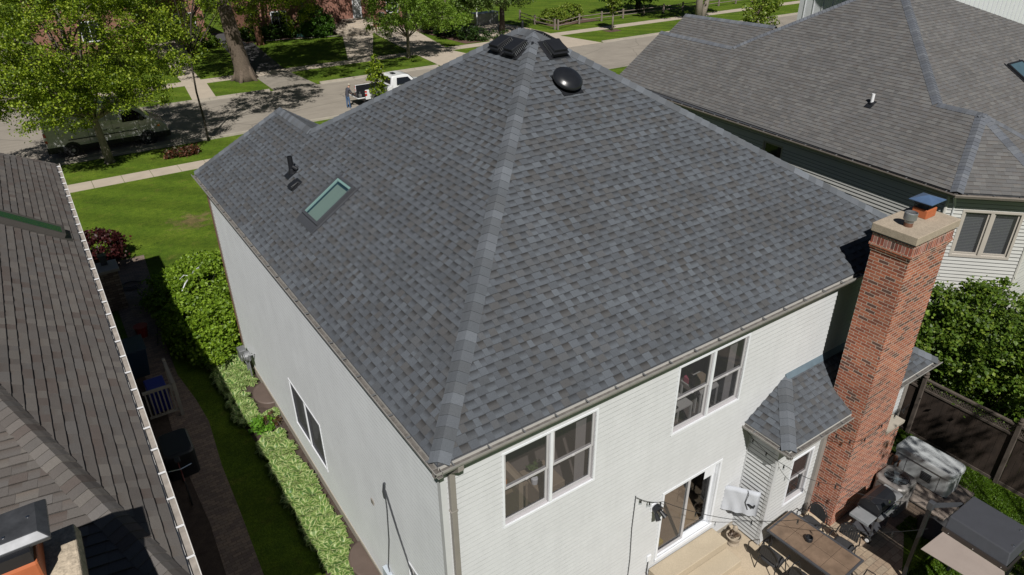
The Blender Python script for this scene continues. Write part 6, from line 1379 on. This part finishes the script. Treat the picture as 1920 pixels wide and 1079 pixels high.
# --- things seen through the upper windows and the door
wht = mat('desk_white', (.48, .47, .45), .5, .05); card = mat('cardboard', (.27, .21, .15), .8, .1)
def desk(label, x0, x1, y0, y1, zf, h, m, grp=None):
    t = thing('desk', label, 'desk', ((x0+x1)/2, (y0+y1)/2, zf), grp); b = MB(); b.box(x0, x1, y0, y1, zf+h-.03, zf+h); b.build('desk_top', m, t)
    for x in (x0+.03, x1-.03):
        for y in (y0+.03, y1-.03): b = MB(); b.box(x-.02, x+.02, y-.02, y+.02, zf, zf+h-.03); b.build('leg', m, t)
desk('white desk seen through the right upstairs window', 5.35, 6.35, .45, 1.05, 3.35, .95, wht); desk('white craft table behind the right half of the right upstairs window', 6.5, 7.1, .4, 1.0, 3.35, 1.15, wht)
desk('pale table seen through the left upstairs window', 1.3, 2.1, .6, 1.4, 3.35, .9, card)
items = [('storage_box', 'cardboard box on the craft table behind the right upstairs window', 'box', card, (6.55, 6.85, .5, .75, 4.50, 4.75)), ('book', 'dark book lying on the white desk upstairs', 'book', M['black_plastic'], (5.75, 5.95, .5, .65, 4.30, 4.34)),
         ('paper_stack', 'white papers on the left end of the white desk upstairs', 'papers', M['white_trim'], (5.42, 5.68, .6, .85, 4.30, 4.33)), ('purple_box', 'purple box at the left side of the upstairs desk', 'box', mat('purple', (.16, .06, .25), .6, .05), (5.38, 5.56, .85, 1.02, 4.30, 4.58)),
         ('white_carton', 'white carton beside pink flowers in the upstairs window', 'carton', M['white_trim'], (5.98, 6.2, .8, 1.0, 4.30, 4.62)), ('pink_bag', 'pink bag on the craft table upstairs', 'bag', mat('pink', (.45, .10, .16), .6, .05), (6.52, 6.72, .80, .95, 4.50, 4.64)),
         ('moving_box', 'large cardboard box on the floor behind the left upstairs window', 'box', card, (2.3, 2.9, .5, 1.2, 3.35, 3.95)), ('toy', 'orange and blue toy on the pale table upstairs', 'toy', mat('orange', (.55, .20, .05), .6, .05), (1.5, 1.75, .8, .95, 4.25, 4.36)),
         ('leaning_board', 'tan board leaning by the left upstairs window', 'board', mat('tan_board', (.36, .29, .21), .8, .05), (1.75, 1.85, .4, 1.3, 3.35, 4.6)), ('white_crate', 'white crate on the floor inside the sliding door', 'crate', M['white_trim'], (5.5, 5.8, .6, 1.0, .52, .72)),
         ('yellow_box', 'small yellow box on the floor inside the sliding door', 'box', mat('yellow', (.45, .33, .06), .6, .05), (5.55, 5.75, .25, .42, .52, .62))]
for n_, lab, cat_, m_, (a, b_, c, d, e, f) in items:
    b = MB(); b.box(a, b_, c, d, e, f); b.M = None; tag(b.build(n_, m_, None, bevel=.01), lab, cat_)
for (x0, x1, lab) in ((2.86, 3.1, 'pale curtain gathered at the right of the left upstairs window'), (6.95, 7.18, 'pale curtain gathered at the right of the right upstairs window')):
    b = MB(); n = 16; 
    for k in range(n): 
        xa = x0+(x1-x0)*k/n; xb = x0+(x1-x0)*(k+1)/n; ya = .20+.03*(k % 2); yb = .20+.03*((k+1) % 2); b.poly([(xa, ya, 3.5), (xb, yb, 3.5), (xb, yb, 5.95), (xa, ya, 5.95)])
    tag(b.build('curtain', mat('curtain_cloth', (.33, .31, .31), .9, .05), None), lab, 'curtain', 'curtains in the upstairs windows')
b = MB(); b.lathe([(.06, 3.98), (.08, 4.12), (.07, 4.14)], (2.35, .75, 0), 12); b.M = None; pt3 = thing('house_plant', 'potted plant on the box in the left upstairs window', 'plant', (2.35, .75, 3.96)); b.build('pot', M['white_trim'], pt3); P, C = clumps([(2.38, .75, 4.3, .16, .14, .14)], 14, 14, .05, .1); leaves('foliage', pt3, P, .06, G3, M['leaf'])
